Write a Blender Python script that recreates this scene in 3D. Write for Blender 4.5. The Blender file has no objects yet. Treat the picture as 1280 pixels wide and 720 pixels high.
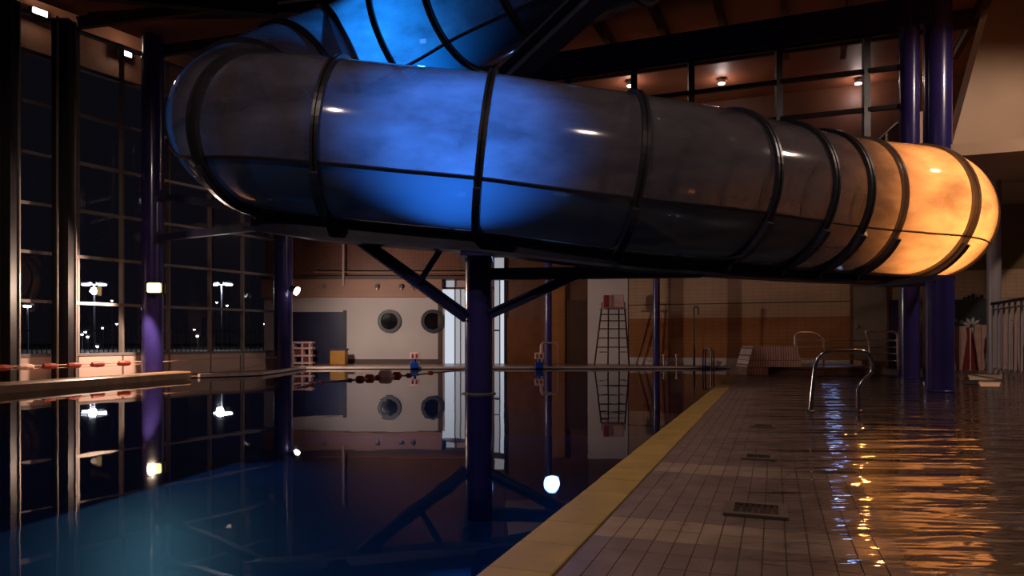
import bpy, bmesh, math, random
from mathutils import Vector, Matrix
random.seed(7)
R = math.radians
SC = bpy.context.scene
COL = SC.collection

# ------------------------------------------------------------------ camera
F, HZ, CH = 900.0, 425.0, 0.70          # focal length (px of 1280), horizon row, camera height above the deck
cam_d = bpy.data.cameras.new('camera')
cam_d.sensor_width = 36.0
cam_d.lens = F / 1280.0 * 36.0
cam_d.shift_y = (HZ - 360.0) / 1280.0
cam_d.clip_end = 500
cam = bpy.data.objects.new('camera', cam_d)
cam.location = (0, 0, CH)
cam.rotation_euler = (R(90), 0, 0)
COL.objects.link(cam)
SC.camera = cam

# ------------------------------------------------------------------ world, exposure
w = bpy.data.worlds.new('night'); SC.world = w; w.use_nodes = True
bg = w.node_tree.nodes['Background']
bg.inputs[0].default_value = (0.55, 0.5, 0.75, 1)
bg.inputs[1].default_value = 0.008
SC.view_settings.view_transform = 'Standard'
SC.view_settings.look = 'None'
SC.view_settings.gamma = 1.0
SC.view_settings.use_curve_mapping = False
SC.view_settings.exposure = 0.25
SC.cycles.use_denoising = True
SC.cycles.max_bounces = 10
SC.cycles.transparent_max_bounces = 24
SC.cycles.caustics_reflective = False
SC.cycles.caustics_refractive = False
SC.cycles.sample_clamp_indirect = 4.0

# ------------------------------------------------------------------ light levels (the lamps themselves are built with their fixtures)
PW = dict(flood=210, amber=1700, blue_low=560, blue_high=900, gallery=26, canopy=6, spot=95, street=900, hall=500)

# ------------------------------------------------------------------ helpers
def srgb(r, g, b):
    def f(u):
        u /= 255.0
        return u / 12.92 if u <= 0.04045 else ((u + 0.055) / 1.055) ** 2.4
    return (f(r), f(g), f(b), 1)

def P(px, py, Y):                      # pixel + distance from the thing it touches -> point
    return Vector(((px - 640) / F * Y, Y, CH + (HZ - py) / F * Y))
def G(px, py, z=0.0):                  # pixel on the ground
    Y = (CH - z) * F / (py - HZ)
    return Vector(((px - 640) / F * Y, Y, z))

def tag(o, label=None, cat=None, group=None, kind=None):
    if label: o['label'] = label
    if cat: o['category'] = cat
    if group: o['group'] = group
    if kind: o['kind'] = kind
    return o
def thing(name, label, cat, loc=(0, 0, 0), group=None, kind=None):
    o = bpy.data.objects.new(name, None); COL.objects.link(o)
    o.location = loc; o.empty_display_size = 0.1
    return tag(o, label, cat, group, kind)

def wloc(o):
    v = Vector((0, 0, 0))
    while o is not None:
        v = v + o.location; o = o.parent
    return v
def obj(name, bm, m, parent=None, smooth=False, base=True):
    """bm holds world coordinates; the object gets its own origin at the middle of its base"""
    co = [v.co for v in bm.verts]
    if base:
        org = Vector(((min(c.x for c in co) + max(c.x for c in co)) / 2,
                      (min(c.y for c in co) + max(c.y for c in co)) / 2, min(c.z for c in co)))
    else:
        org = Vector((0, 0, 0))
    for v in bm.verts: v.co -= org
    bmesh.ops.recalc_face_normals(bm, faces=bm.faces)
    me = bpy.data.meshes.new(name); bm.to_mesh(me); bm.free()
    if smooth:
        for p in me.polygons: p.use_smooth = True
        try: me.set_sharp_from_angle(angle=R(40))
        except Exception: pass
    if m: me.materials.append(m)
    o = bpy.data.objects.new(name, me); COL.objects.link(o)
    if parent is not None:
        o.parent = parent; o.location = org - wloc(parent)
    else:
        o.location = org
    return o

def NB(): return bmesh.new()
def box(bm, x0, x1, y0, y1, z0, z1, M=None, bev=0.0):
    r = bmesh.ops.create_cube(bm, size=1.0)
    vs = r['verts']
    for v in vs:
        v.co = Vector(((x0 + x1) / 2 + v.co.x * (x1 - x0), (y0 + y1) / 2 + v.co.y * (y1 - y0), (z0 + z1) / 2 + v.co.z * (z1 - z0)))
    if bev > 0:
        es = list({e for v in vs for e in v.link_edges})
        rr = bmesh.ops.bevel(bm, geom=es, offset=bev, segments=2, affect='EDGES', profile=0.5)
        vs = list({v for f in rr['faces'] for v in f.verts} | {v for v in vs if v.is_valid})
    if M is not None:
        for v in vs: v.co = M @ v.co
    return bm
def sweep(bm, pts, prof, closed=False, up=Vector((0, 0, 1)), cap=True):
    """profile [(side, up)] carried along pts"""
    n = len(pts); rings = []
    pts = [Vector(p) for p in pts]
    for i in range(n):
        if closed: t = pts[(i + 1) % n] - pts[i - 1]
        else: t = pts[min(i + 1, n - 1)] - pts[max(i - 1, 0)]
        t.normalize()
        u0 = up if abs(t.dot(up)) < 0.97 else Vector((1, 0, 0))
        if i == 0: s = t.cross(u0).normalized()
        else:
            s = (s - t * s.dot(t)).normalized()
        u = s.cross(t).normalized()
        rings.append([bm.verts.new(pts[i] + s * a + u * b) for a, b in prof])
    m = len(prof)
    for i in range(n if closed else n - 1):
        A, B = rings[i], rings[(i + 1) % n]
        for k in range(m):
            bm.faces.new((A[k], A[(k + 1) % m], B[(k + 1) % m], B[k]))
    if cap and not closed:
        bm.faces.new(rings[0][::-1]); bm.faces.new(rings[-1])
    return bm
def pipe(bm, pts, r, seg=10, closed=False):
    return sweep(bm, pts, [(r * math.cos(2 * math.pi * k / seg), r * math.sin(2 * math.pi * k / seg)) for k in range(seg)], closed)
def bar(bm, a, b, wd, ht):
    return sweep(bm, [a, b], [(-wd / 2, -ht / 2), (wd / 2, -ht / 2), (wd / 2, ht / 2), (-wd / 2, ht / 2)])
def ibeam(bm, a, b, wd, ht, t=0.035):
    h, q = ht / 2, wd / 2
    pr = [(-q, -h), (q, -h), (q, -h + t), (t / 2, -h + t), (t / 2, h - t), (q, h - t), (q, h), (-q, h), (-q, h - t), (-t / 2, h - t), (-t / 2, -h + t), (-q, -h + t)]
    return sweep(bm, [a, b], pr)
def rounded(pts, rad, n=5):
    out = [Vector(pts[0])]
    for i in range(1, len(pts) - 1):
        p = Vector(pts[i]); a = Vector(pts[i - 1]); b = Vector(pts[i + 1])
        da = (a - p); db = (b - p)
        r = min(rad, da.length * 0.48, db.length * 0.48)
        A = p + da.normalized() * r; B = p + db.normalized() * r
        for k in range(n + 1):
            t = k / n
            out.append(A * (1 - t) ** 2 + p * 2 * t * (1 - t) + B * t * t)
    out.append(Vector(pts[-1]))
    return out
def cyl(bm, c, r, z0, z1, seg=32, r1=None, bev=0):
    r1 = r if r1 is None else r1
    c = Vector(c)
    A = [bm.verts.new((c.x + r * math.cos(2 * math.pi * k / seg), c.y + r * math.sin(2 * math.pi * k / seg), z0)) for k in range(seg)]
    B = [bm.verts.new((c.x + r1 * math.cos(2 * math.pi * k / seg), c.y + r1 * math.sin(2 * math.pi * k / seg), z1)) for k in range(seg)]
    for k in range(seg):
        bm.faces.new((A[k], A[(k + 1) % seg], B[(k + 1) % seg], B[k]))
    bm.faces.new(A[::-1]); bm.faces.new(B)
    return bm
def lathe(bm, c, prof, seg=24, axis='z'):
    c = Vector(c); rings = []
    for r, h in prof:
        ring = []
        for k in range(seg):
            a = 2 * math.pi * k / seg
            if axis == 'z': v = (r * math.cos(a), r * math.sin(a), h)
            elif axis == 'y': v = (r * math.cos(a), h, r * math.sin(a))
            else: v = (h, r * math.cos(a), r * math.sin(a))
            ring.append(bm.verts.new(c + Vector(v)))
        rings.append(ring)
    for A, B in zip(rings[:-1], rings[1:]):
        for k in range(seg):
            bm.faces.new((A[k], A[(k + 1) % seg], B[(k + 1) % seg], B[k]))
    bm.faces.new(rings[0][::-1]); bm.faces.new(rings[-1])
    return bm
def prism(bm, poly, d):
    """polygon (list of 3D points) thickened by vector d"""
    d = Vector(d)
    A = [bm.verts.new(Vector(p)) for p in poly]
    B = [bm.verts.new(Vector(p) + d) for p in poly]
    n = len(poly)
    bm.faces.new(A[::-1]); bm.faces.new(B)
    for k in range(n):
        bm.faces.new((A[k], A[(k + 1) % n], B[(k + 1) % n], B[k]))
    return bm

# ------------------------------------------------------------------ materials
MATS = {}
def mat(name):
    m = bpy.data.materials.new(name); m.use_nodes = True
    MATS[name] = m
    return m, m.node_tree.nodes, m.node_tree.links
def pbr(name, col, rough=0.5, metal=0.0, var=0.0, vscale=4.0, bump=0.0, bscale=40.0, spec=0.5, coat=0.0, stretch=(1, 1, 1)):
    m, N, L = mat(name)
    b = N['Principled BSDF']
    b.inputs['Base Color'].default_value = col
    b.inputs['Roughness'].default_value = rough
    b.inputs['Metallic'].default_value = metal
    b.inputs['Specular IOR Level'].default_value = spec
    b.inputs['Coat Weight'].default_value = coat
    b.inputs['Coat Roughness'].default_value = 0.08
    if var > 0 or bump > 0:
        tc = N.new('ShaderNodeNewGeometry'); mp = N.new('ShaderNodeMapping')
        mp.inputs['Scale'].default_value = stretch
        L.new(tc.outputs['Position'], mp.inputs['Vector'])
    if var > 0:
        nz = N.new('ShaderNodeTexNoise'); nz.inputs['Scale'].default_value = vscale; nz.inputs['Detail'].default_value = 5
        L.new(mp.outputs[0], nz.inputs['Vector'])
        rp = N.new('ShaderNodeValToRGB')
        rp.color_ramp.elements[0].position = 0.3; rp.color_ramp.elements[1].position = 0.7
        rp.color_ramp.elements[0].color = tuple(c * (1 - var) for c in col[:3]) + (1,)
        rp.color_ramp.elements[1].color = tuple(min(1, c * (1 + var)) for c in col[:3]) + (1,)
        L.new(nz.outputs[0], rp.inputs[0]); L.new(rp.outputs[0], b.inputs['Base Color'])
        rr = N.new('ShaderNodeMapRange'); rr.inputs[3].default_value = max(0.02, rough - 0.08); rr.inputs[4].default_value = rough + 0.08
        L.new(nz.outputs[0], rr.inputs[0]); L.new(rr.outputs[0], b.inputs['Roughness'])
    if bump > 0:
        n2 = N.new('ShaderNodeTexNoise'); n2.inputs['Scale'].default_value = bscale; n2.inputs['Detail'].default_value = 4
        L.new(mp.outputs[0], n2.inputs['Vector'])
        bp = N.new('ShaderNodeBump'); bp.inputs['Strength'].default_value = bump; bp.inputs['Distance'].default_value = 0.01
        L.new(n2.outputs[0], bp.inputs['Height']); L.new(bp.outputs[0], b.inputs['Normal'])
    return m
def emit(name, col, strength):
    m, N, L = mat(name)
    b = N['Principled BSDF']
    b.inputs['Base Color'].default_value = (0.02, 0.02, 0.02, 1)
    b.inputs['Emission Color'].default_value = col
    b.inputs['Emission Strength'].default_value = strength
    return m
def schlick(N, L, f0, normal=None):
    """two-sided reflectance curve"""
    lw_ = N.new('ShaderNodeLayerWeight'); lw_.inputs['Blend'].default_value = 0.5
    if normal is not None: L.new(normal, lw_.inputs['Normal'])
    pw = N.new('ShaderNodeMath'); pw.operation = 'POWER'; pw.inputs[1].default_value = 5.0
    L.new(lw_.outputs['Facing'], pw.inputs[0])
    ma = N.new('ShaderNodeMath'); ma.operation = 'MULTIPLY_ADD'; ma.inputs[1].default_value = 1 - f0; ma.inputs[2].default_value = f0
    L.new(pw.outputs[0], ma.inputs[0])
    return ma.outputs[0]
def glass(name, tint=(0.85, 0.88, 0.9, 1), ior=1.5, rough=0.0, bump=None):
    m, N, L = mat(name)
    N.remove(N['Principled BSDF'])
    tr = N.new('ShaderNodeBsdfTransparent'); tr.inputs[0].default_value = tint
    gl = N.new('ShaderNodeBsdfGlossy'); gl.inputs['Roughness'].default_value = rough
    mx = N.new('ShaderNodeMixShader')
    f0 = ((ior - 1) / (ior + 1)) ** 2
    if not bump: L.new(schlick(N, L, f0), mx.inputs[0])
    L.new(tr.outputs[0], mx.inputs[1]); L.new(gl.outputs[0], mx.inputs[2])
    L.new(mx.outputs[0], N['Material Output'].inputs[0])
    if bump:
        st, sc, stretch, dist = bump
        g = N.new('ShaderNodeNewGeometry'); mp = N.new('ShaderNodeMapping')
        mp.inputs['Scale'].default_value = stretch; mp.inputs['Rotation'].default_value = (0, 0, R(8))
        L.new(g.outputs['Position'], mp.inputs[0])
        nz = N.new('ShaderNodeTexNoise'); nz.inputs['Scale'].default_value = sc; nz.inputs['Detail'].default_value = 2.5
        nz.inputs['Roughness'].default_value = 0.45
        L.new(mp.outputs[0], nz.inputs['Vector'])
        bp = N.new('ShaderNodeBump'); bp.inputs['Strength'].default_value = st; bp.inputs['Distance'].default_value = dist
        L.new(nz.outputs[0], bp.inputs['Height'])
        L.new(bp.outputs[0], gl.inputs['Normal']); L.new(schlick(N, L, f0, bp.outputs[0]), mx.inputs[0])
    return m
def tiled(name, c1, c2, mortar, tw, th, rough=0.35, M=None, msize=0.004, offset=0.0, bump=0.25, axis='xz'):
    """small wall tiles, too small in the picture to be picked apart"""
    m, N, L = mat(name)
    b = N['Principled BSDF']; b.inputs['Roughness'].default_value = rough
    tc = N.new('ShaderNodeNewGeometry'); mp = N.new('ShaderNodeMapping')
    L.new(tc.outputs['Position'], mp.inputs[0])
    if axis == 'xz': mp.inputs['Rotation'].default_value = (R(-90), 0, 0)
    br = N.new('ShaderNodeTexBrick')
    br.offset = offset
    br.inputs['Color1'].default_value = c1; br.inputs['Color2'].default_value = c2; br.inputs['Mortar'].default_value = mortar
    br.inputs['Scale'].default_value = 1.0
    br.inputs['Mortar Size'].default_value = msize
    br.inputs['Brick Width'].default_value = tw; br.inputs['Row Height'].default_value = th
    L.new(mp.outputs[0], br.inputs['Vector'])
    nz = N.new('ShaderNodeTexNoise'); nz.inputs['Scale'].default_value = 1.3; nz.inputs['Detail'].default_value = 4
    L.new(tc.outputs['Position'], nz.inputs['Vector'])
    mr = N.new('ShaderNodeMapRange'); mr.inputs[3].default_value = 0.75; mr.inputs[4].default_value = 1.2
    L.new(nz.outputs[0], mr.inputs[0])
    mx = N.new('ShaderNodeVectorMath'); mx.operation = 'SCALE'
    L.new(br.outputs['Color'], mx.inputs[0]); L.new(mr.outputs[0], mx.inputs['Scale'])
    L.new(mx.outputs[0], b.inputs['Base Color'])
    bp = N.new('ShaderNodeBump'); bp.inputs['Strength'].default_value = bump; bp.inputs['Distance'].default_value = 0.004; bp.invert = True
    L.new(br.outputs['Fac'], bp.inputs['Height']); L.new(bp.outputs[0], b.inputs['Normal'])
    return m
def shell(name, tint, clear, body, gloss=0.12, rough=0.12, mott=0.5):
    """hazy translucent slide plastic: part clear, part light-diffusing, glossy skin"""
    m, N, L = mat(name)
    N.remove(N['Principled BSDF'])
    g = N.new('ShaderNodeNewGeometry')
    nz = N.new('ShaderNodeTexNoise'); nz.inputs['Scale'].default_value = 1.6; nz.inputs['Detail'].default_value = 5; nz.inputs['Roughness'].default_value = 0.55
    mp = N.new('ShaderNodeMapping'); mp.inputs['Scale'].default_value = (0.7, 0.7, 1.5)
    L.new(g.outputs['Position'], mp.inputs[0]); L.new(mp.outputs[0], nz.inputs['Vector'])
    mr = N.new('ShaderNodeMapRange'); mr.inputs[1].default_value = 0.3; mr.inputs[2].default_value = 0.7
    mr.inputs[3].default_value = min(1, clear + 0.5 * mott * clear); mr.inputs[4].default_value = max(0, clear - mott * clear)
    L.new(nz.outputs[0], mr.inputs[0])
    tr = N.new('ShaderNodeBsdfTransparent'); tr.inputs[0].default_value = tint
    tl = N.new('ShaderNodeBsdfTranslucent'); tl.inputs[0].default_value = body
    df = N.new('ShaderNodeBsdfDiffuse'); df.inputs[0].default_value = body
    m1 = N.new('ShaderNodeMixShader'); m1.inputs[0].default_value = 0.35
    L.new(tl.outputs[0], m1.inputs[1]); L.new(df.outputs[0], m1.inputs[2])
    m2 = N.new('ShaderNodeMixShader')
    L.new(mr.outputs[0], m2.inputs[0]); L.new(m1.outputs[0], m2.inputs[1]); L.new(tr.outputs[0], m2.inputs[2])
    gl = N.new('ShaderNodeBsdfGlossy'); gl.inputs['Roughness'].default_value = rough
    m3 = N.new('ShaderNodeMixShader')
    L.new(schlick(N, L, gloss * .5), m3.inputs[0]); L.new(m2.outputs[0], m3.inputs[1]); L.new(gl.outputs[0], m3.inputs[2])
    L.new(m3.outputs[0], N['Material Output'].inputs[0])
    return m

M_NAVY = pbr('navy_paint', srgb(54, 46, 112), 0.24, var=0.12, vscale=3, coat=0.6)
M_NAVYB = pbr('navy_beam_paint', srgb(30, 32, 84), 0.35, var=0.15, vscale=2)
M_DARK = pbr('dark_steel', srgb(50, 50, 68), 0.38, metal=0.0, var=0.2, vscale=5)
M_BLACK = pbr('black_frame', srgb(26, 22, 26), 0.45, var=0.15)
M_ALU = pbr('mullion_metal', srgb(150, 140, 136), 0.35, metal=0.4, var=0.1)
M_STEEL = pbr('stainless_steel', srgb(200, 195, 190), 0.16, metal=1.0, var=0.05, vscale=20)
M_RING = pbr('flange_black', srgb(44, 42, 48), 0.35, var=0.2, vscale=6)
M_RINGA = shell('flange_pale', (0.7, 0.7, 0.72, 1), 0.2, srgb(112, 108, 108), 0.1, 0.2)
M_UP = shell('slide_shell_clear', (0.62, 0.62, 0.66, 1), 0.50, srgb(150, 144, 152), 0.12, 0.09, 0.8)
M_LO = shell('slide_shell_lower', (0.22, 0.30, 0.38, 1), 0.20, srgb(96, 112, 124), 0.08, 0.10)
M_FLOOR = pbr('wet_deck_grout', srgb(92, 76, 68), 0.3, var=0.25, vscale=2.5, bump=0.15, bscale=30)
M_TILE = pbr('deck_tile', srgb(118, 98, 92), 0.38, var=0.22, vscale=7, bump=0.1, bscale=80)
M_COPE = pbr('coping_tile', srgb(158, 128, 68), 0.5, var=0.18, vscale=5, bump=0.1, bscale=60, spec=0.25)
M_KERB = pbr('kerb_stone', srgb(160, 125, 95), 0.35, var=0.2, vscale=4)
M_BASIN = pbr('pool_basin', srgb(4, 52, 108), 0.5, var=0.15, vscale=0.7)
M_WATER = glass('pool_water', (0.30, 0.60, 0.82, 1), 1.36, 0.015, (0.05, 2.0, (1.0, 0.6, 1), 0.03))
M_FILM = glass('water_film', (0.8, 0.8, 0.8, 1), 1.5, 0.035, (0.8, 2.2, (0.5, 1.9, 1), 0.06))
def fade_film(m):
    """the film thins out to bare tiles towards the pool coping"""
    N, L = m.node_tree.nodes, m.node_tree.links
    g = N.new('ShaderNodeNewGeometry'); sep = N.new('ShaderNodeSeparateXYZ'); L.new(g.outputs['Position'], sep.inputs[0])
    ma = N.new('ShaderNodeMath'); ma.operation = 'MULTIPLY_ADD'; ma.inputs[1].default_value = -0.3644
    L.new(sep.outputs[1], ma.inputs[0]); L.new(sep.outputs[0], ma.inputs[2])
    nz = N.new('ShaderNodeTexNoise'); nz.inputs['Scale'].default_value = 2.2; nz.inputs['Detail'].default_value = 4
    L.new(g.outputs['Position'], nz.inputs['Vector'])
    ad = N.new('ShaderNodeMath'); ad.operation = 'MULTIPLY_ADD'; ad.inputs[1].default_value = 0.9
    L.new(nz.outputs[0], ad.inputs[0]); L.new(ma.outputs[0], ad.inputs[2])
    mr = N.new('ShaderNodeMapRange'); mr.interpolation_type = 'SMOOTHSTEP'
    mr.inputs[1].default_value = -0.10; mr.inputs[2].default_value = 0.75
    L.new(ad.outputs[0], mr.inputs[0])
    out = N['Material Output']; old = out.inputs[0].links[0].from_socket
    tr = N.new('ShaderNodeBsdfTransparent'); mx = N.new('ShaderNodeMixShader')
    L.new(mr.outputs[0], mx.inputs[0]); L.new(tr.outputs[0], mx.inputs[1]); L.new(old, mx.inputs[2]); L.new(mx.outputs[0], out.inputs[0])
fade_film(M_FILM)
M_GLASS = glass('window_glass', (0.75, 0.76, 0.8, 1), 1.5)
M_WHITE = pbr('white_plaster', srgb(214, 196, 190), 0.6, var=0.06, vscale=1.2)
M_SILL = pbr('sill_panel', srgb(215, 188, 176), 0.5, var=0.08, vscale=1.5)
M_TAN = pbr('tan_render', srgb(172, 122, 100), 0.55, var=0.12, vscale=1.5)
M_WOOD = pbr('brown_panel', srgb(112, 72, 52), 0.5, var=0.2, vscale=3, stretch=(1, 1, 0.3))
M_CREAM = pbr('cream_soffit', srgb(205, 172, 140), 0.55, var=0.1, vscale=1.0)
M_CEIL = pbr('ceiling_panel', srgb(150, 95, 66), 0.55, var=0.15, vscale=1.5)
M_RIB = pbr('ceiling_rib', srgb(84, 58, 48), 0.5, var=0.15)
M_TGAL = tiled('gallery_tile', srgb(140, 88, 66), srgb(128, 80, 60), srgb(90, 56, 44), 0.12, 0.12)
M_TBEIGE = tiled('beige_tile', srgb(200, 162, 128), srgb(194, 156, 122), srgb(172, 134, 104), 0.2, 0.1, msize=0.005)
M_TORANGE = tiled('orange_tile', srgb(172, 108, 52), srgb(166, 102, 48), srgb(140, 86, 44), 0.2, 0.1, msize=0.005)
M_MOSAIC = tiled('spa_mosaic', srgb(238, 205, 195), srgb(215, 178, 168), srgb(140, 104, 96), 0.05, 0.30, 0.25, msize=0.006, offset=0.3)
M_OLIVE = pbr('olive_band', srgb(110, 84, 26), 0.5, var=0.1)
M_NBOARD = pbr('navy_board', srgb(34, 30, 66), 0.4, var=0.08)
M_YEL = pbr('yellow_plastic', srgb(170, 112, 20), 0.45, var=0.08)
M_PINK = pbr('pale_pink_plastic', srgb(220, 180, 175), 0.45, var=0.08)
M_RED = pbr('red_plastic', srgb(150, 40, 30), 0.4, var=0.12)
M_BLUEP = pbr('blue_plastic', srgb(20, 60, 140), 0.3, var=0.1)
M_FLOATR = pbr('float_red', srgb(140, 54, 38), 0.4, var=0.15, vscale=20)
M_FLOATW = pbr('float_pale', srgb(225, 190, 170), 0.4, var=0.1, vscale=20)
M_ROPE = pbr('rope', srgb(190, 150, 125), 0.7)
M_DOOR = pbr('grey_door', srgb(140, 122, 104), 0.45, var=0.08)
M_CHALK = pbr('chalkboard', srgb(38, 40, 40), 0.5, var=0.15)
M_CHALKW = pbr('chalk_white', srgb(190, 190, 180), 0.7)
M_CANVR = pbr('canvas_red', srgb(120, 40, 32), 0.7, var=0.15, vscale=8)
M_CANVP = pbr('canvas_pale', srgb(200, 160, 145), 0.7, var=0.15, vscale=8)
M_GREYC = pbr('grey_paint', srgb(165, 155, 160), 0.35, var=0.06)
M_CAGE = pbr('chair_frame', srgb(70, 62, 60), 0.35, metal=0.5)
M_GRATE = pbr('grate', srgb(38, 26, 24), 0.4, var=0.2)
M_FRAME = pbr('grate_frame', srgb(120, 105, 96), 0.3, metal=0.4, var=0.1)
M_PAPER = pbr('pale_sheet', srgb(205, 185, 165), 0.6, var=0.08)
M_ASPH = pbr('asphalt', srgb(60, 56, 54), 0.7, var=0.25, vscale=0.5)
M_GRASS = pbr('grass_verge', srgb(40, 48, 22), 0.9, var=0.4, vscale=3)
M_LPOLE = pbr('lamp_post_paint', srgb(92, 92, 96), 0.5)
M_FENCE = pbr('fence_paint', srgb(190, 180, 165), 0.5)
M_POLE = pbr('galvanised_pole', srgb(170, 170, 170), 0.4, metal=0.5)
E_FLOOD = emit('flood_lens', (1.0, 0.64, 0.24, 1), 5)
E_WHITE = emit('lamp_lens_white', (1.0, 0.93, 0.85, 1), 9)
E_STREET = emit('street_lens', (0.95, 0.98, 1.0, 1), 26)
E_AMBER = emit('amber_lens', (1.0, 0.62, 0.25, 1), 1)
E_BLUE = emit('blue_lens', (0.12, 0.3, 1.0, 1), 1.6)
E_BLUEW = emit('blue_white_lens', (0.30, 0.48, 1.0, 1), 5)
E_ROOM = emit('lit_room_pane', (0.78, 0.86, 1.0, 1), 0.62)
E_ROOM2 = emit('lit_room_pane_dim', (0.85, 0.85, 0.95, 1), 0.34)

def light(kind, name, loc, power, col, parent=None, size=0.08, target=None, angle=80, blend=0.6):
    d = bpy.data.lights.new(name, kind); d.energy = power; d.color = col[:3]
    if kind == 'AREA': d.size = size
    else: d.shadow_soft_size = size
    if kind == 'SPOT': d.spot_size = R(angle); d.spot_blend = blend
    o = bpy.data.objects.new(name, d); COL.objects.link(o)
    o.location = Vector(loc) - (wloc(parent) if parent else Vector((0, 0, 0)))
    if parent: o.parent = parent
    if target is not None:
        o.rotation_euler = (Vector(target) - Vector(loc)).to_track_quat('-Z', 'Y').to_euler()
    return o

# ================================================================== SETTING
# pool outline on the deck plane (z = 0)
KE = 0.3644                                             # pool edge runs x = -0.888 + KE*y
def edge(Y, off=0.0): return -0.888 + off + KE * Y
def lw(Y, off=0.0):                                     # line of the glass wall on the left
    return -8.46 + 0.585 * (Y - 11.9)
POOL = [(-13.0, -2.5), (-6.98, 9.6), (-6.16, 13.75), (-5.15, 14.7), (-5.15, 17.9), (edge(18.3), 18.3), (edge(-2.5), -2.5)]
WZ = -0.025

bm = NB()                                               # deck right of the pool
prism(bm, [(edge(-2.5), -2.5, -0.008), (13.5, -2.5, -0.008), (13.5, 22.2, -0.008), (edge(18.3), 22.2, -0.008), (edge(18.3), 18.3, -0.008)], (0, 0, -0.3))
floor = tag(obj('floor_right', bm, M_FLOOR), 'brown wet tiled deck beside the pool', kind='structure')
bm = NB()
prism(bm, [(-7.0, 17.9, 0), (-5.15, 17.9, 0), (edge(18.3), 18.3, 0), (edge(18.3), 22.2, 0), (-7.0, 22.2, 0)], (0, 0, -0.3))
floor_far = tag(obj('floor_far', bm, pbr('far_deck', srgb(120, 92, 80), 0.3, var=0.15)), 'far deck between the pool and the back wall', kind='structure')
bm = NB()
prism(bm, [(-17.5, -2.5, 0), (-13.0, -2.5, 0), (-6.98, 9.6, 0), (-6.16, 13.75, 0), (-5.15, 14.7, 0), (-5.15, 17.9, 0), (lw(17.9) - .5, 17.9, 0), (lw(-2.5) - .5, -2.5, 0)], (0, 0, -0.3))
tag(obj('floor_left', bm, pbr('left_deck', srgb(130, 95, 75), 0.35, var=0.15)), 'narrow deck between the pool and the glass wall', kind='structure')
# basin
bm = NB()
vs0 = [bm.verts.new((x, y, WZ - 0.3 + 0.31)) for x, y in POOL]; vs1 = [bm.verts.new((x, y, -1.7)) for x, y in POOL]
for k in range(len(POOL)):
    a, b = k, (k + 1) % len(POOL)
    bm.faces.new((vs0[a], vs0[b], vs1[b], vs1[a]))
bm.faces.new(vs1)
tag(obj('floor_pool_basin', bm, M_BASIN), 'blue tiled pool basin under the water', kind='structure')
bm = NB()
bm.faces.new([bm.verts.new((x, y, WZ)) for x, y in POOL])
water = tag(obj('pool_water', bm, M_WATER), 'still dark blue water filling the large pool', 'water', kind='stuff')

# coping: a row of ochre tiles along the pool edge
EA = math.atan2(1.0, KE) - math.pi / 2                  # rotation about z of things laid along the edge
def shared_tile(name, wx, ly, hz, m, bev=0.004):
    bm = NB(); box(bm, -wx / 2, wx / 2, -ly / 2, ly / 2, -hz, 0, bev=0)
    es = [e for e in bm.edges if all(v.co.z > -1e-6 for v in e.verts)]
    bmesh.ops.bevel(bm, geom=es, offset=bev, segments=1, affect='EDGES')
    bmesh.ops.recalc_face_normals(bm, faces=bm.faces)
    me = bpy.data.meshes.new(name); bm.to_mesh(me); bm.free(); me.materials.append(m)
    return me
cop = thing('trim_1', 'ochre coping band along the pool edge', None, (edge(8, .11), 8, 0), kind='structure')
cw, cl = 0.228 * math.cos(EA), 0.30
me = shared_tile('coping_tile', cw - 0.006, cl - 0.006, 0.05, M_COPE)
sY = cl * math.cos(EA)
n = 0; Yc = 1.2
dirv = Vector((KE, 1, 0)).normalized()
while Yc < 18.1:
    o = bpy.data.objects.new('coping_tile', me); COL.objects.link(o)
    o.parent = cop
    o.location = Vector((edge(Yc, 0.114), Yc, 0.004 + random.uniform(-.0015, .0015))) - cop.location
    o.rotation_euler = (random.uniform(-.002, .002), random.uniform(-.002, .002), EA)
    Yc += sY
# deck tiles between the coping and the shallow water on the right
TW, TL = 0.075, 0.15
TW1 = 0.0725
me = shared_tile('tile', TW1 - 0.004, TL - 0.004, 0.009, M_TILE, 0.0008)
me2 = shared_tile('tile', TW1 - 0.004, TL - 0.004, 0.009, pbr('deck_tile_pale', srgb(150, 126, 112), 0.3, var=0.18, vscale=7), 0.0015)
perp = Vector((dirv.y, -dirv.x, 0))
org = Vector((edge(1.9, 0.232), 1.9, 0))
cells = []
for j in range(int(16.0 / TL)):
    for i in range(14):
        shift = 0
        p = org + perp * (TW1 * (i + .5)) + dirv * (TL * (j + .5) + shift)
        cells.append((j, i, p))
first, rest = cells[:294], cells[294:]
for j, i, p in first:
    o = bpy.data.objects.new('tile', me2 if j % 9 in (5, 6) else me); COL.objects.link(o); o.parent = floor
    o.location = p + Vector((0, 0, random.uniform(0.0, 0.001) - .004)) - wloc(floor)
    o.rotation_euler = (random.uniform(-.003, .003), random.uniform(-.003, .003), EA)
bm = NB()
for j, i, p in rest:
    Mx = Matrix.Translation(p) @ Matrix.Rotation(EA, 4, 'Z')
    box(bm, -TW1 / 2 + .002, TW1 / 2 - .002, -TL / 2 + .002, TL / 2 - .002, -0.012, random.uniform(-.004, -.003), Mx)
tag(obj('far_tiles', bm, M_TILE, floor), 'small brown deck tiles further along the pool', kind='stuff')

# shallow rippled water lying on the deck to the right
bm = NB()
def l2(Y): return 0.03 + KE * Y
ys = [-2.4 + k * 0.4 for k in range(41)]
L_ = [bm.verts.new((l2(y) - 0.6, y, 0.003)) for y in ys]
R_ = [bm.verts.new((12.4, y, 0.003)) for y in ys]
for k in range(len(ys) - 1):
    bm.faces.new((L_[k], R_[k], R_[k + 1], L_[k + 1]))
tag(obj('shallow_water', bm, M_FILM), 'thin rippled water flooding the deck under the slide', 'water', kind='stuff')

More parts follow.
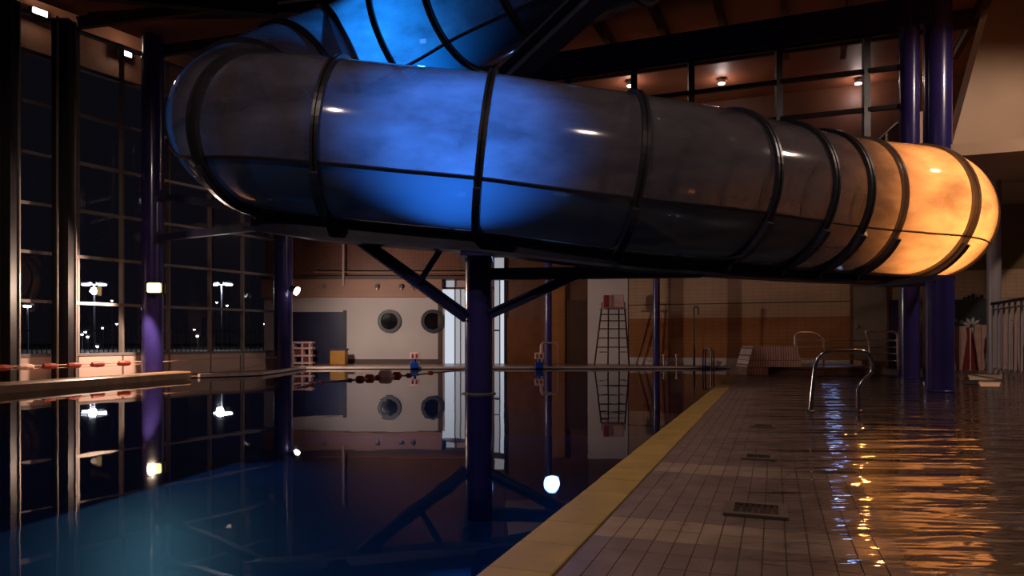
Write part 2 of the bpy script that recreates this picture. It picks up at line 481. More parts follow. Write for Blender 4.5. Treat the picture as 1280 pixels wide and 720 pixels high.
# kerb on the left pool edge
bm = NB()
k0, k1, k2 = Vector((-13.0, -2.5, 0)), Vector((-6.98, 9.6, 0)), Vector((-6.16, 13.75, 0))
pts = [k0, k1, k2]
sweep(bm, [p + Vector((-0.02, 0, 0.05)) for p in pts], [(-0.32, -0.08), (0.06, -0.08), (0.06, 0.03), (0.03, 0.055), (-0.32, 0.055)])
tag(obj('trim_2', bm, M_KERB), 'raised stone kerb on the pool edge by the glass wall', kind='structure')
bm = NB(); bar(bm, Vector((-6.0, 13.8, 0.02)), Vector((-5.1, 14.66, 0.02)), 0.12, 0.06); bar(bm, Vector((-5.14, 14.66, 0.02)), Vector((-5.14, 17.9, 0.02)), 0.12, 0.06)
tag(obj('trim_3', bm, pbr('corner_edge_tile', srgb(190, 165, 155), 0.3, var=0.1)), 'pale tiled pool edge by the corner column', kind='structure')
bm = NB(); bar(bm, Vector((-5.14, 17.86, 0.015)), Vector((edge(18.3), 18.26, 0.015)), 0.14, 0.05)
tag(obj('trim_4', bm, pbr('far_edge_tile', srgb(190, 165, 155), 0.3, var=0.1)), 'pale pool edge in front of the back wall', kind='structure')

# drain grates in the deck
gr_lab = {0: 'square drain grate in pale frame, nearest the wide end of coping', }
GR = [(945, 638, 0.17, 'dark drain grate in a pale square frame beside the tile strip'),
      (948, 572, 0.13, 'small drain grate between the framed grate and the plain dark grate'),
      (954, 533, 0.13, 'small plain dark grate nearest to the spa')]
for px, py, s, lab in GR:
    c = G(px, py); Mx = Matrix.Translation(c) @ Matrix.Rotation(EA, 4, 'Z')
    t = thing('drain_grate', lab, 'grate', c)
    bm = NB()
    a, b = s * 0.5, s * 0.72
    for (x0, x1, y0, y1) in ((-b, b, -b, -a), (-b, b, a, b), (-b, -a, -a, a), (a, b, -a, a)):
        box(bm, x0, x1, y0, y1, -0.01, 0.009, Mx)
    obj('frame', bm, M_FRAME, t)
    for k in range(7):
        bm = NB(); x = -a + (k + .5) * 2 * a / 7
        box(bm, x - a / 12, x + a / 12, -a, a, -0.012, 0.007, Mx)
        obj('slat', bm, M_GRATE, t)

# ------------------------------------------------------------------ back wall (left, straight part)  y = 21.4
YW = 21.4
def W(px, py): return P(px, py, YW)
def wbox(bm, px0, px1, py0, py1, y0, y1):
    a, b = W(px0, py1), W(px1, py0)
    return box(bm, a.x, b.x, y0, y1, max(a.z, 0.0), b.z)
bm = NB(); wbox(bm, 330, 556, 372, 460, YW, YW + .3)
wl = tag(obj('wall_back_left', bm, M_WHITE), 'pinkish white wall with two portholes', kind='structure')
bm = NB(); wbox(bm, 330, 553, 350, 372, YW - .25, YW + .3)
tag(obj('trim_5', bm, M_TAN), 'tan bulkhead band above the porthole wall', kind='structure')
bm = NB(); wbox(bm, 330, 575, 180, 346, YW + .05, YW + .3)
tag(obj('wall_gallery', bm, M_TGAL), 'brown tiled gallery wall above the bulkhead', kind='structure')
bm = NB(); wbox(bm, 330, 585, 346, 350, YW - .3, YW + .3)
tag(obj('trim_6', bm, M_RIB), 'dark ledge under the gallery tiles', kind='structure')
bm = NB(); wbox(bm, 432, 549, 449, 456, YW - .03, YW)
tag(obj('baseboard_back', bm, M_RIB), 'dark baseboard of the porthole wall', kind='structure')
bm = NB(); wbox(bm, 366, 432, 390, 456, YW - .06, YW)
t = tag(obj('door_1', bm, M_NBOARD), 'wide dark navy door panel in the white wall', kind='structure')
bm = NB(); wbox(bm, 429.5, 433.5, 388, 456, YW - .08, YW); obj('jamb', bm, M_BLACK, t)
# portholes
for k, px in enumerate((487, 541)):
    c = W(px, 401.5); rad = 12.5 / F * YW
    t = thing('window_%d' % (k + 1), 'round dark-rimmed porthole ' + ('nearer the navy door' if k == 0 else 'nearer the lit doorway'), None, (c.x, YW, c.z - rad), kind='structure')
    bm = NB()
    N_ = 40; pr = []
    sweep(bm, [Vector((c.x + rad * math.cos(2 * math.pi * q / N_), YW - .03, c.z + rad * math.sin(2 * math.pi * q / N_))) for q in range(N_)],
          [(-.05, -.04), (.05, -.04), (.05, .04), (-.05, .04)], closed=True, up=Vector((0, 1, 0)))
    obj('rim', bm, M_BLACK, t)
    bm = NB(); lathe(bm, (c.x, YW, c.z), [(rad, -.012), (rad, .0)], 32, 'y')
    obj('pane', bm, pbr('porthole_glass_%d' % k, srgb(30, 24, 25), 0.05, var=0.2, vscale=3), t)
# the lit doorway behind the central column
t = thing('window_3', 'tall lit glazed doorway behind the pool column', None, (W(592, 455).x, YW, 0), kind='structure')
for x0, x1, y0, y1, m in ((553, 568, 361, 456, E_ROOM), (569.5, 575, 361, 456, E_ROOM2), (576.5, 582.5, 361, 456, E_ROOM2), (557.5, 568, 350.5, 359, E_ROOM2), (570, 583, 350.5, 359, M_PINK),
                          (618, 624, 345, 456, E_ROOM2), (625.5, 630, 345, 456, E_ROOM), (618, 630, 322, 338, E_ROOM2)):
    bm = NB(); wbox(bm, x0, x1, y0, y1, YW + .02, YW + .05); obj('pane', bm, m, t)
for x0, x1, y0, y1, m in ((547.5, 553, 372, 456, M_RIB), (568, 569.5, 350, 456, M_ALU), (575, 576.5, 361, 456, M_ALU), (553, 618, 359, 361.5, M_RIB), (616, 618, 318, 456, M_WOOD),
                          (624, 625.5, 345, 456, M_ALU), (630, 631.5, 318, 456, M_BLACK), (582.5, 616, 350, 456, M_WHITE), (618, 630, 338, 345, M_RIB), (618, 624, 392, 394, M_BLACK), (618, 624, 412, 414, M_BLUEP)):
    bm = NB(); wbox(bm, x0, x1, y0, y1, YW - .02, YW + .06); obj('frame', bm, m, t)
bm = NB(); wbox(bm, 556, 630, 180, 350, YW + .06, YW + .3)
tag(obj('wall_back_lintel', bm, M_WOOD), 'brown wall above the lit doorway', kind='structure')
# brown panels, one of them a darker brown
bm = NB(); wbox(bm, 631, 736, 180, 460, YW + .08, YW + .3)
tag(obj('wall_back_brown', bm, M_WOOD), 'brown panelled wall behind the slim column', kind='structure')
bw = bpy.data.objects['wall_back_brown']
bm = NB(); wbox(bm, 690, 706, 340, 456, YW - .05, YW + .08); obj('panel', bm, M_TORANGE, bw)
bm = NB(); wbox(bm, 708, 735, 375, 456, YW - .02, YW + .08); obj('panel', bm, pbr('dark_brown_panel', srgb(78, 48, 32), 0.5, var=0.1), bw)
bm = NB(); wbox(bm, 632, 690, 397, 456, YW + .04, YW + .08); obj('panel', bm, pbr('brown_tile_band', srgb(120, 66, 26), 0.45, var=0.15), bw)

# ------------------------------------------------------------------ back wall (right, turned part)
WO = Vector((2.26, 21.4, 0)); WA = math.atan2(-0.4, 1.0)
WM = Matrix.Translation(WO) @ Matrix.Rotation(WA, 4, 'Z')
WMi = WM.inverted()
def WR(px, py):                       # pixel on the turned wall -> (u along wall, z)
    k = (px - 640) / F
    s = (21.4 * k - 2.26) / (1 + .4 * k)
    Y = 21.4 - .4 * s
    return s * math.sqrt(1.16), CH + (HZ - py) / F * Y
def rbox(bm, px0, px1, py0, py1, y0, y1, pyref=None):
    u0, _ = WR(px0, 425); u1, _ = WR(px1, 425)
    pm = (px0 + px1) / 2
    z0 = WR(pm, py1)[1]; z1 = WR(pm, py0)[1]
    return box(bm, u0, u1, y0, y1, max(0, z0), z1, WM)
def rz(bm, px0, px1, z0, z1, y0, y1):
    return box(bm, WR(px0, 425)[0], WR(px1, 425)[0], y0, y1, z0, z1, WM)
wr = thing('wall_back_right', 'tiled back wall with beige tiles over orange tiles', None, WO, kind='structure')
bm = NB(); rz(bm, 735, 1330, 0, 7.4, 0.06, 0.35); obj('backing', bm, M_WOOD, wr)
bm = NB(); rz(bm, 785, 1063, 1.32, 4.0, 0, 0.06); obj('upper_tiling', bm, M_TBEIGE, wr)
bm = NB(); rz(bm, 785, 1063, 0.2, 1.32, 0, 0.06); obj('lower_tiling', bm, M_TORANGE, wr)
bm = NB(); rz(bm, 785, 1063, 0.0, 0.2, -.02, 0.06); obj('skirting', bm, M_WHITE, wr)
bm = NB(); rz(bm, 735, 785, 0.0, 2.75, -.03, 0.06); obj('plaster_panel', bm, M_WHITE, wr)
bm = NB(); rz(bm, 785, 1063, 1.70, 1.725, -.01, 0.0); obj('tile_line', bm, M_RIB, wr)
bm = NB(); rz(bm, 1110, 1330, 1.72, 2.42, 0, 0.06); obj('upper_tiling', bm, M_TBEIGE, wr)
bm = NB(); rz(bm, 1110, 1330, 2.42, 3.05, 0, 0.06); obj('olive_band', bm, M_OLIVE, wr)
bm = NB(); rz(bm, 1110, 1330, 0, 1.72, 0.03, 0.06); obj('lower_panel', bm, M_CREAM, wr)
bm = NB(); rz(bm, 1063, 1110, 2.12, 4.0, 0, 0.06); obj('upper_tiling', bm, M_TBEIGE, wr)
bm = NB(); rz(bm, 1065, 1108, 0, 2.08, -.03, 0.06)
dr = tag(obj('door_2', bm, M_DOOR), 'grey flush door in the tiled wall', kind='structure')
bm = NB(); rz(bm, 1062.5, 1065, 0, 2.14, -.05, 0.06); rz(bm, 1108, 1110.5, 0, 2.14, -.05, 0.06); rz(bm, 1062.5, 1110.5, 2.08, 2.14, -.05, 0.06); obj('door_frame', bm, M_WOOD, dr)
bm = NB(); rz(bm, 1069, 1071, 1.0, 1.1, -.09, -.03); obj('door_handle', bm, M_STEEL, dr)
bm = NB(); rz(bm, 1112, 1146, 0, 1.72, -.12, 0.02)
tag(obj('navy_cupboard', bm, M_NBOARD), 'dark navy cupboard between the grey door and the tall columns', 'cupboard')
# dark board with pale flower drawing
u0, _ = WR(1188, 425); u1, _ = WR(1246, 425)
bd = thing('chalkboard', 'dark board with a pale flower drawing beside the grey column', 'board', WM @ Vector(((u0 + u1) / 2, -.05, .85)))
bm = NB(); box(bm, u0, u1, -.06, -0.0, .85, 1.70, WM); obj('panel', bm, M_CHALK, bd)
cu, cz = WR(1214, 407)
bm = NB()
for k in range(9):
    a = k / 9 * 2 * math.pi
    prism(bm, [WM @ Vector((cu + .05 * math.cos(a) + q[0] * math.cos(a) - q[1] * math.sin(a), -.07, cz + .05 * math.sin(a) + q[0] * math.sin(a) + q[1] * math.cos(a)))
               for q in ((0, -.015), (.1, -.035), (.17, 0), (.1, .035), (0, .015))], WM.to_3x3() @ Vector((0, .012, 0)))
obj('flower_drawing', bm, M_CHALKW, bd)
bm = NB()
for k in range(5):
    box(bm, cu - .5 + k * .12, cu - .42 + k * .12, -.068, -.055, cz + .12 - .03 * k, cz + .2 - .03 * k, WM)
obj('chalk_marks', bm, pbr('chalk_faint', srgb(110, 112, 108), 0.7), bd)
bm = NB()
for k in range(5):
    box(bm, cu - .18 + k * .09, cu - .11 + k * .09, -.04, .0, 1.70, 1.76 + .04 * ((k * 7) % 3), WM)
tag(obj('ornament_row', bm, M_BLACK), 'row of small dark ornaments on top of the board', 'ornament')

# canvas panels, dark red and pale, standing in a row below the board
def canvas(px, red, width, Yc, lab, h=1.12, grp=None):
    X = (px - 640) / F * Yc
    bm = NB(); hw = width / 2
    if red: prof = [(-hw, 0), (hw, 0), (hw * .55, h * .62), (.03, h), (-.03, h), (-hw * .55, h * .62)]
    else: prof = [(-hw * .35, 0), (hw * .35, 0), (hw, h * .75), (hw * .82, h), (-hw * .82, h), (-hw, h * .75)]
    prism(bm, [(X + a, Yc, b) for a, b in prof], (0, .06, 0))
    t = thing('canvas_screen', lab, 'screen', (X, Yc, 0), grp)
    obj('cloth', bm, M_CANVR if red else M_CANVP, t)
    bm = NB(); cyl(bm, (X, Yc - .025, 0), .014, 0, h * .98, 8); obj('pole', bm, M_PINK, t)
    return t
YC = 16.6
canvas(1199, False, .36, YC, 'pale canvas screen close beside the navy slide column', 1.02, None)
canvas(1212, True, .50, YC + .1, 'dark red canvas screen tapering to a point under the flower drawing', 1.0)
canvas(1227, False, .34, YC, 'pale canvas screen between the red screen and grey column', 1.05)
canvas(1190, True, .3, YC + .25, 'dark red canvas screen half hidden by the navy slide column', .9)
for k, (px, rd) in enumerate(((1256, False), (1264, True), (1272, False), (1281, True))):
    canvas(px, rd, .34, YC - .6 + .12 * k, ('dark red' if rd else 'pale') + ' canvas screen behind the slatted railing', 1.15, 'canvas screens behind the railing')

# ------------------------------------------------------------------ roof
CZ = 7.35
bm = NB()
prism(bm, [(lw(-2.5) - .4, -2.5, 6.42), (-1.0, -2.5, CZ), (-1.0, 24, CZ), (lw(24) - .4, 24, 6.9)], (0, 0, .2))
cl1 = tag(obj('ceiling_left', bm, M_CEIL), 'brown sloping ceiling above the glass wall', kind='structure')
bm = NB()
prism(bm, [(-1.0, -2.5, CZ), (14, -2.5, CZ), (14, 24, CZ), (-1.0, 24, CZ)], (0, 0, .2))
ceil = tag(obj('ceiling_right', bm, M_CEIL), 'brown panelled ceiling with dark ribs', kind='structure')
for k in range(-1, 9):
    x0 = -2.87 + 1.28 * k
    a = Vector((x0 + .4 * 12.6, 12.6, CZ - .13)); b = Vector((x0 + .4 * 16.4, 16.4, CZ - .13))
    if b.x > 13.8 or a.x < -.9: continue
    bm = NB(); ibeam(bm, a, b, .12, .26, .03); obj('rib', bm, M_RIB, ceil)
for k in range(9):                                          # ribs under the left slope, from the wall inwards
    y = 9.0 + 1.3 * k
    xa = lw(y) + .1; xb = min(-1.2, xa + 7)
    za = 6.42 + (xa - lw(y) + .4) / (-1.0 - lw(y) + .4) * (CZ - 6.42); zb = 6.42 + (xb - lw(y) + .4) / (-1.0 - lw(y) + .4) * (CZ - 6.42)
    if y > 17.5: continue
    bm = NB(); ibeam(bm, Vector((xa, y, za - .11)), Vector((xb, y, zb - .11)), .1, .2, .03); obj('rib', bm, M_RIB, cl1)
# low slab over the far deck with the gallery on top
BA, BB = Vector((7.27, 13.2, 0)), Vector((1.2, 15.6, 0))
bd_ = (BA - BB).normalized()
S0, S1 = BB - bd_ * 1.3, BA + bd_ * 2.6
bm = NB(); prism(bm, [(S0.x, S0.y, 4.0), (S1.x, S1.y, 4.0), (13.4, 17.2, 4.0), (2.3, 21.4, 4.0), (-0.2, 21.4, 4.0)], (0, 0, .22))
tag(obj('ceiling_slab', bm, M_CREAM), 'low slab over the far deck, carrying the gallery', kind='structure')

# roof beams
def beam(name, a, b, wd, ht, m, lab, kind='I'):
    bm = NB(); (ibeam if kind == 'I' else bar)(bm, a, b, wd, ht)
    return tag(obj(name, bm, m), lab, 'beam')
beam('roof_beam', Vector((.4, 15.95, 6.66)), Vector((7.6, 13.05, 6.66)), .3, .52, M_NAVYB, 'deep navy roof beam above the gallery glazing', 'box')
gA = Vector((.10, 9.6, 4.34)); gD = Vector((1.35, -1.8, .6))
rg = thing('raking_strut', 'dark raking strut rising past the upper slide run to the roof', 'beam', gA - gD * .5)
bm = NB(); ibeam(bm, gA - gD * .5, gA + gD * 4.95, .30, .26, .04); obj('strut', bm, M_DARK, rg)
e_ = gA - gD * .5
bm = NB(); bar(bm, gA - gD * .2, Vector((-.34, 9.35, 3.86)), .08, .08); obj('bracket', bm, M_DARK, rg)
beam('roof_beam', Vector((lw(13.2) - .1, 13.35, 6.85)), Vector((0.6, 13.35, 6.95)), .24, .34, M_BLACK, 'black roof beam above the blue upper run of the slide', 'box')
beam('roof_beam', Vector((-8.9, 11.4, 6.45)), Vector((-4.2, 12.9, 6.62)), .16, .26, M_BLACK, 'dark roof beam meeting the glass wall head at a slant', 'box')
bm = NB(); box(bm, S0.x, S0.x + .1, S0.y, S0.y + .1, 4.2, 4.3)
bm.free()

# gallery glazing under the navy beam
gz = thing('window_4', 'gallery glazing of dark mullions under the navy roof beam', None, (BB.x, BB.y, 4.22), kind='structure')
bl = (BA - BB).length
def onb(t, z, off=0.0): 
    p = BB + (BA - BB) * t; nrm = Vector((-(BA - BB).y, (BA - BB).x, 0)).normalized()
    return Vector((p.x, p.y, z)) + nrm * off
mts = [0.0, .223, .402, .658, .893, 1.0]
for t_ in (.0, .223, .402, .658, .893):
    bm = NB(); bar(bm, onb(t_, 4.2), onb(t_, 6.42), .1, .12); obj('mullion', bm, M_BLACK, gz)
for z in (4.26, 5.0, 5.72, 6.38):
    bm = NB(); bar(bm, onb(-.1, z), onb(1.0, z), .09, .08); obj('transom', bm, M_BLACK, gz)
for i in range(len(mts) - 1):
    for z0, z1 in ((4.26, 5.0), (5.0, 5.72), (5.72, 6.38)):
        bm = NB(); a, b = onb(mts[i], z0), onb(mts[i + 1], z0)
        prism(bm, [a, b, b + Vector((0, 0, z1 - z0)), a + Vector((0, 0, z1 - z0))], (.004, .01, 0)); obj('pane', bm, M_GLASS, gz)
bm = NB(); bar(bm, onb(-.3, 7.16, 1.9), onb(1.5, 7.16, 1.9), .08, .38)
tag(obj('trim_7', bm, M_RIB), 'dark fascia across the ribs behind the navy roof beam', kind='structure')
# gallery downlights
for k, (px, py, wh) in enumerate(((902, 104, 'the widest middle pane'), (1073, 104, 'the pane nearest the tall columns'), (788, 107, 'the mullion nearest the raking strut'))):
    Yg = (CZ - .12 - CH) * F / (HZ - py)
    c = Vector(((px - 640) / F * Yg, Yg, CZ - .12))
    t = thing('downlight', 'small round gallery downlight seen behind ' + wh, 'lamp', c, 'gallery downlights')
    bm = NB(); cyl(bm, c, .10, c.z, c.z + .12, 20, .08); obj('housing', bm, M_POLE, t)
    bm = NB(); cyl(bm, c, .085, c.z - .02, c.z + .001, 20); obj('lens', bm, E_WHITE, t)
    light('POINT', 'downlight_lamp', c - Vector((0, 0, .07)), PW['gallery'], (1, .74, .62), t, .1)

# cream bulkhead upper right
bm = NB(); Yb = 13.75
prism(bm, [P(1186, 196, Yb), P(1240, -2, Yb), P(1330, -2, Yb), P(1330, 196, Yb)], (0, .25, 0))
tag(obj('wall_bulkhead', bm, M_CREAM), 'cream bulkhead with a slanted edge under the roof', kind='structure')
bm = NB()
prism(bm, [P(1075, 196, Yb + .1), P(1126, 150, Yb + .1), P(1160, 136, Yb + .1), P(1187, 136, Yb + .1), P(1187, 196, Yb + .1)], (0, .2, 0))
tag(obj('wall_bulkhead_low', bm, M_CREAM), 'cream wedge wall behind the tall columns', kind='structure')
# ------------------------------------------------------------------ glass wall on the left
WD = Vector((0.585, 1, 0)).normalized(); WN = Vector((-WD.y, WD.x, 0))         # along, outwards
def kY(px, off=0.0):        # where the ray of a pixel column meets the wall line pushed outwards by off
    o = Vector((-8.46, 11.9, 0)) + WN * off
    k = (px - 640) / F
    # o + WD*s : (o.x+WD.x s) = k (o.y + WD.y s)
    s = (k * o.y - o.x) / (WD.x - k * WD.y)
    return s
def onw(s, z, off=0.0):
    p = Vector((-8.46, 11.9, 0)) + WD * s + WN * off
    return Vector((p.x, p.y, z))
OFF = 0.32
gw = thing('window_5', 'tall glass wall with metal mullions looking onto the car park at night', None, onw(2, 0, OFF), kind='structure')
zs = [.43, 1.38, 2.24, 3.09, 3.97, 4.86, 5.72, 6.4]
post_px = [3, 75]
mull_px = [-60, 96, 152, 210, 262, 303, 352]
sp = sorted([(kY(p, OFF), 'post') for p in post_px] + [(kY(p, OFF), 'mullion') for p in mull_px])
for s, kind in sp:
    bm = NB()
    if kind == 'post':
        d = .30 if True else .2
        c = onw(s, 0, OFF)
        bar(bm, onw(s, 0, OFF - .12), onw(s, 6.45, OFF - .12), .22, .30)
        obj('post', bm, M_BLACK, gw)
        for e in (-.15, .15):
            bm = NB(); bar(bm, onw(s + e * 1.05, 0, OFF - .22), onw(s + e * 1.05, 6.45, OFF - .22), .03, .03); obj('edge_strip', bm, M_ALU, gw)
    else:
        bar(bm, onw(s, .0, OFF), onw(s, 6.45, OFF), .07, .07); obj('mullion', bm, M_ALU, gw)
for z in zs:
    bm = NB(); bar(bm, onw(sp[0][0], z, OFF), onw(sp[-1][0], z, OFF), .10, .055); obj('transom', bm, M_ALU, gw)
ss = [s for s, _ in sp]
for a, b in zip(ss[:-1], ss[1:]):
    for z0, z1 in zip(zs[:-1], zs[1:]):
        bm = NB(); p, q = onw(a, z0, OFF + .02), onw(b, z0, OFF + .02)
        prism(bm, [p, q, q + Vector((0, 0, z1 - z0)), p + Vector((0, 0, z1 - z0))], WN * .012); obj('pane', bm, M_GLASS, gw)
    bm = NB(); p, q = onw(a + .02, 0, OFF - .04), onw(b - .02, 0, OFF - .04)
    prism(bm, [p, q, q + Vector((0, 0, .41)), p + Vector((0, 0, .41))], WN * .1); obj('sill_panel', bm, M_SILL, gw)

# ================================================================== WATER SLIDE
TR = 0.97
Y0 = 9.05
ctrl = [(5.6, 6.9, 6.50), (3.9, 8.1, 6.42), (1.67, 9.7, 6.28), (-.1, 10.95, 6.08), (-1.25, 11.72, 5.86)]
zb = {180: 5.60, 155: 5.26, 130: 4.82, 110: 4.44, 90: 4.06, 70: 3.74, 45: 3.46, 22: 3.32, 0: 3.22}
bx0, brad = -2.28, 1.6
for a in (168, 150, 130, 110, 90, 70, 45, 22, 0):
    import bisect
    ks = sorted(zb)
    hi = min([k for k in ks if k >= a]); lo = max([k for k in ks if k <= a])
    z = zb[hi] if hi == lo else zb[lo] + (zb[hi] - zb[lo]) * (a - lo) / (hi - lo)
    ctrl.append((bx0 - brad * math.sin(R(a)), Y0 + brad - brad * math.cos(R(a)), z))
ctrl += [(-1.4, Y0, 3.13), (-.35, Y0, 3.03), (.6, Y0 + .01, 2.90), (1.58, Y0 + .1, 2.79), (2.35, 9.38, 2.75), (3.1, 9.75, 2.73), (4.1, 10.3, 2.71), (4.85, 10.65, 2.70), (5.55, 10.88, 2.69)]
for a in (22, 45, 68, 90):
    ctrl.append((5.55 + 1.2 * math.sin(R(a)), 12.08 - 1.2 * math.cos(R(a)), 2.68 - .0005 * a))
ctrl += [(6.75, 12.5, 2.62)]
ctrl = [Vector(c) for c in ctrl]
def catmull(cs, n=24):
    out = []
    for i in range(len(cs) - 1):
        p0 = cs[max(i - 1, 0)]; p1 = cs[i]; p2 = cs[i + 1]; p3 = cs[min(i + 2, len(cs) - 1)]
        for k in range(n):
            t = k / n
            out.append(0.5 * ((2 * p1) + (-p0 + p2) * t + (2 * p0 - 5 * p1 + 4 * p2 - p3) * t * t + (-p0 + 3 * p1 - 3 * p2 + p3) * t ** 3))
    out.append(cs[-1]); return out
raw = catmull(ctrl)
acc = [0.0]
for a, b in zip(raw[:-1], raw[1:]): acc.append(acc[-1] + (b - a).length)
def at_s(s):
    s = max(0, min(acc[-1] - 1e-6, s)); i = bisect.bisect_right(acc, s) - 1
    i = min(i, len(raw) - 2)
    f = (s - acc[i]) / max(1e-9, acc[i + 1] - acc[i])
    return raw[i].lerp(raw[i + 1], f)
def tan_s(s):
    return (at_s(min(acc[-1], s + .12)) - at_s(max(0, s - .12))).normalized()
def frame(s):
    C = at_s(s); T = tan_s(s); S = T.cross(Vector((0, 0, 1))).normalized(); U = S.cross(T).normalized()
    return C, T, S, U
def pxof(v): return 640 + F * v.x / v.y
def s_of_px(px, s0, s1):
    best = None
    for k in range(2001):
        s = s0 + (s1 - s0) * k / 2000
        d = abs(pxof(at_s(s)) - px)
        if best is None or d < best[0]: best = (d, s)
    return best[1]
# arc length of the front start of the lower run
i_low = min(range(len(raw)), key=lambda i: (raw[i] - Vector((bx0, Y0, 3.22))).length)
s_low = acc[i_low]
i_bend = min(range(len(raw)), key=lambda i: (raw[i] - Vector((bx0 - brad, Y0 + brad, 4.06))).length)
s_mid = acc[i_bend]
ring_s = []
for px in (425, 607, 776, 901, 968, 1014, 1062, 1138): ring_s.append(s_of_px(px, s_low - .6, acc[-1] - 1.2))
ring_s += [acc[-1] - .95, acc[-1] - .04]
s_fl = s_of_px(331, s_mid + .3, s_low)
ring_s += [s_fl, s_mid - .15]
for px in (372, 432, 505, 580, 660, 790): ring_s.append(s_of_px(px, 0, s_mid - .9))
ring_s = sorted(set([0.06] + ring_s))
slide = thing('water_slide', 'translucent tube water slide glowing blue and amber above the pool', 'water slide', (at_s(s_low).x, at_s(s_low).y, 2.2))
SEAM = R(-30)
def roll(s):
    t = max(0.0, min(1.0, (s_fl - .2 - s) / 1.6))
    return R(24) * t * t * (3 - 2 * t)
def strip_mesh(s0, s1, a0, a1, rad, na, ns):
    bm = NB(); rows = []
    for i in range(ns + 1):
        C, T, S, U = frame(s0 + (s1 - s0) * i / ns); q_ = roll(s0 + (s1 - s0) * i / ns)
        rows.append([bm.verts.new(C + (S * math.cos(q_ + a0 + (a1 - a0) * k / na) + U * math.sin(q_ + a0 + (a1 - a0) * k / na)) * rad) for k in range(na + 1)])
    for i in range(ns):
        for k in range(na):
            bm.faces.new((rows[i][k], rows[i][k + 1], rows[i + 1][k + 1], rows[i + 1][k]))
    return bm
for s0, s1 in zip(ring_s[:-1], ring_s[1:]):
    ns = max(4, int((s1 - s0) / .09))
    warm = s0 > ring_s[-6] - .01
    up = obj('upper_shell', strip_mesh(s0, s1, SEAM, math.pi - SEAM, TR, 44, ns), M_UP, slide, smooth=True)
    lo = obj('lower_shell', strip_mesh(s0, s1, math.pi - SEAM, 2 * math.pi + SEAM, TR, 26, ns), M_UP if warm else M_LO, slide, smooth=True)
    for a in (SEAM, math.pi - SEAM):
        bm = NB()
        pts = []
        for i in range(ns + 1):
            C, T, S, U = frame(s0 + (s1 - s0) * i / ns)
            q_ = a + roll(s0 + (s1 - s0) * i / ns)
            d = S * math.cos(q_) + U * math.sin(q_); e = -S * math.sin(q_) + U * math.cos(q_)
            pts.append((C + d * (TR + .012), d, e))
        hw = .009 if warm else .02
        rows = [[bm.verts.new(p + d * .016 + e * hw), bm.verts.new(p + d * .016 - e * hw), bm.verts.new(p - d * .02 - e * hw), bm.verts.new(p - d * .02 + e * hw)] for p, d, e in pts]
        for A, B in zip(rows[:-1], rows[1:]):
            for k in range(4): bm.faces.new((A[k], A[(k + 1) % 4], B[(k + 1) % 4], B[k]))
        bm.faces.new(rows[0][::-1]); bm.faces.new(rows[-1])
        obj('seam_flange', bm, M_RING, up)
def flange(s, m, half, lip):
    C, T, S, U = frame(s); N_ = 72
    pr = [(-half, TR - .012), (-half, TR + lip), (-half * .3, TR + lip), (-half * .3, TR + lip * .5), (half * .3, TR + lip * .5), (half * .3, TR + lip), (half, TR + lip), (half, TR - .012)]
    bm = NB(); rows = []
    for k in range(N_):
        a = 2 * math.pi * k / N_; d = S * math.cos(a) + U * math.sin(a)
        rows.append([bm.verts.new(C + d * rr + T * ax) for ax, rr in pr])
    for k in range(N_):
        A, B = rows[k], rows[(k + 1) % N_]
        for q in range(len(pr)): bm.faces.new((A[q], A[(q + 1) % len(pr)], B[(q + 1) % len(pr)], B[q]))
    return obj('flange_ring', bm, m, slide)
pale_from = s_of_px(1040, s_low, acc[-1] - 1.2)
for s in ring_s:
    wide = abs(s - s_fl) < 1e-6 
    if s > pale_from: flange(s, M_RINGA if s < acc[-1] - .5 else M_RING, .05 if s < acc[-1] - 1.8 else .085, .035)
    else: flange(s, M_RING, .105 if wide else .046, .05)
    if s < pale_from:                                           # bolts round the flange
        C, T, S, U = frame(s)
# support beam under the lower run
sb = thing('slide_support_beam', 'dark steel beam running under the lower run of the slide', 'beam', (0, Y0, 1.7))
sA, sB = s_of_px(318, s_mid + .3, s_low) , s_of_px(1150, s_low, acc[-1] - 1.0)
bm = NB(); pts = []
for i in range(61):
    C, T, S, U = frame(sA + (sB - sA) * i / 60); pts.append(C - Vector((0, 0, TR + .17)))
rows = []
for i, p in enumerate(pts):
    C, T, S, U = frame(sA + (sB - sA) * i / 60); h = .15 - .085 * (i / 60); c_ = C - Vector((0, 0, TR + .03 + h))
    rows.append([bm.verts.new(c_ + S * a + Vector((0, 0, b))) for a, b in ((-.16, -h), (.16, -h), (.16, -h + .035), (.05, -h + .035), (.05, h - .035), (.16, h - .035), (.16, h), (-.16, h), (-.16, h - .035), (-.05, h - .035), (-.05, -h + .035), (-.16, -h + .035))])
for A, B in zip(rows[:-1], rows[1:]):
    for k in range(12): bm.faces.new((A[k], A[(k + 1) % 12], B[(k + 1) % 12], B[k]))
bm.faces.new(rows[0][::-1]); bm.faces.new(rows[-1])
obj('beam', bm, M_DARK, sb)
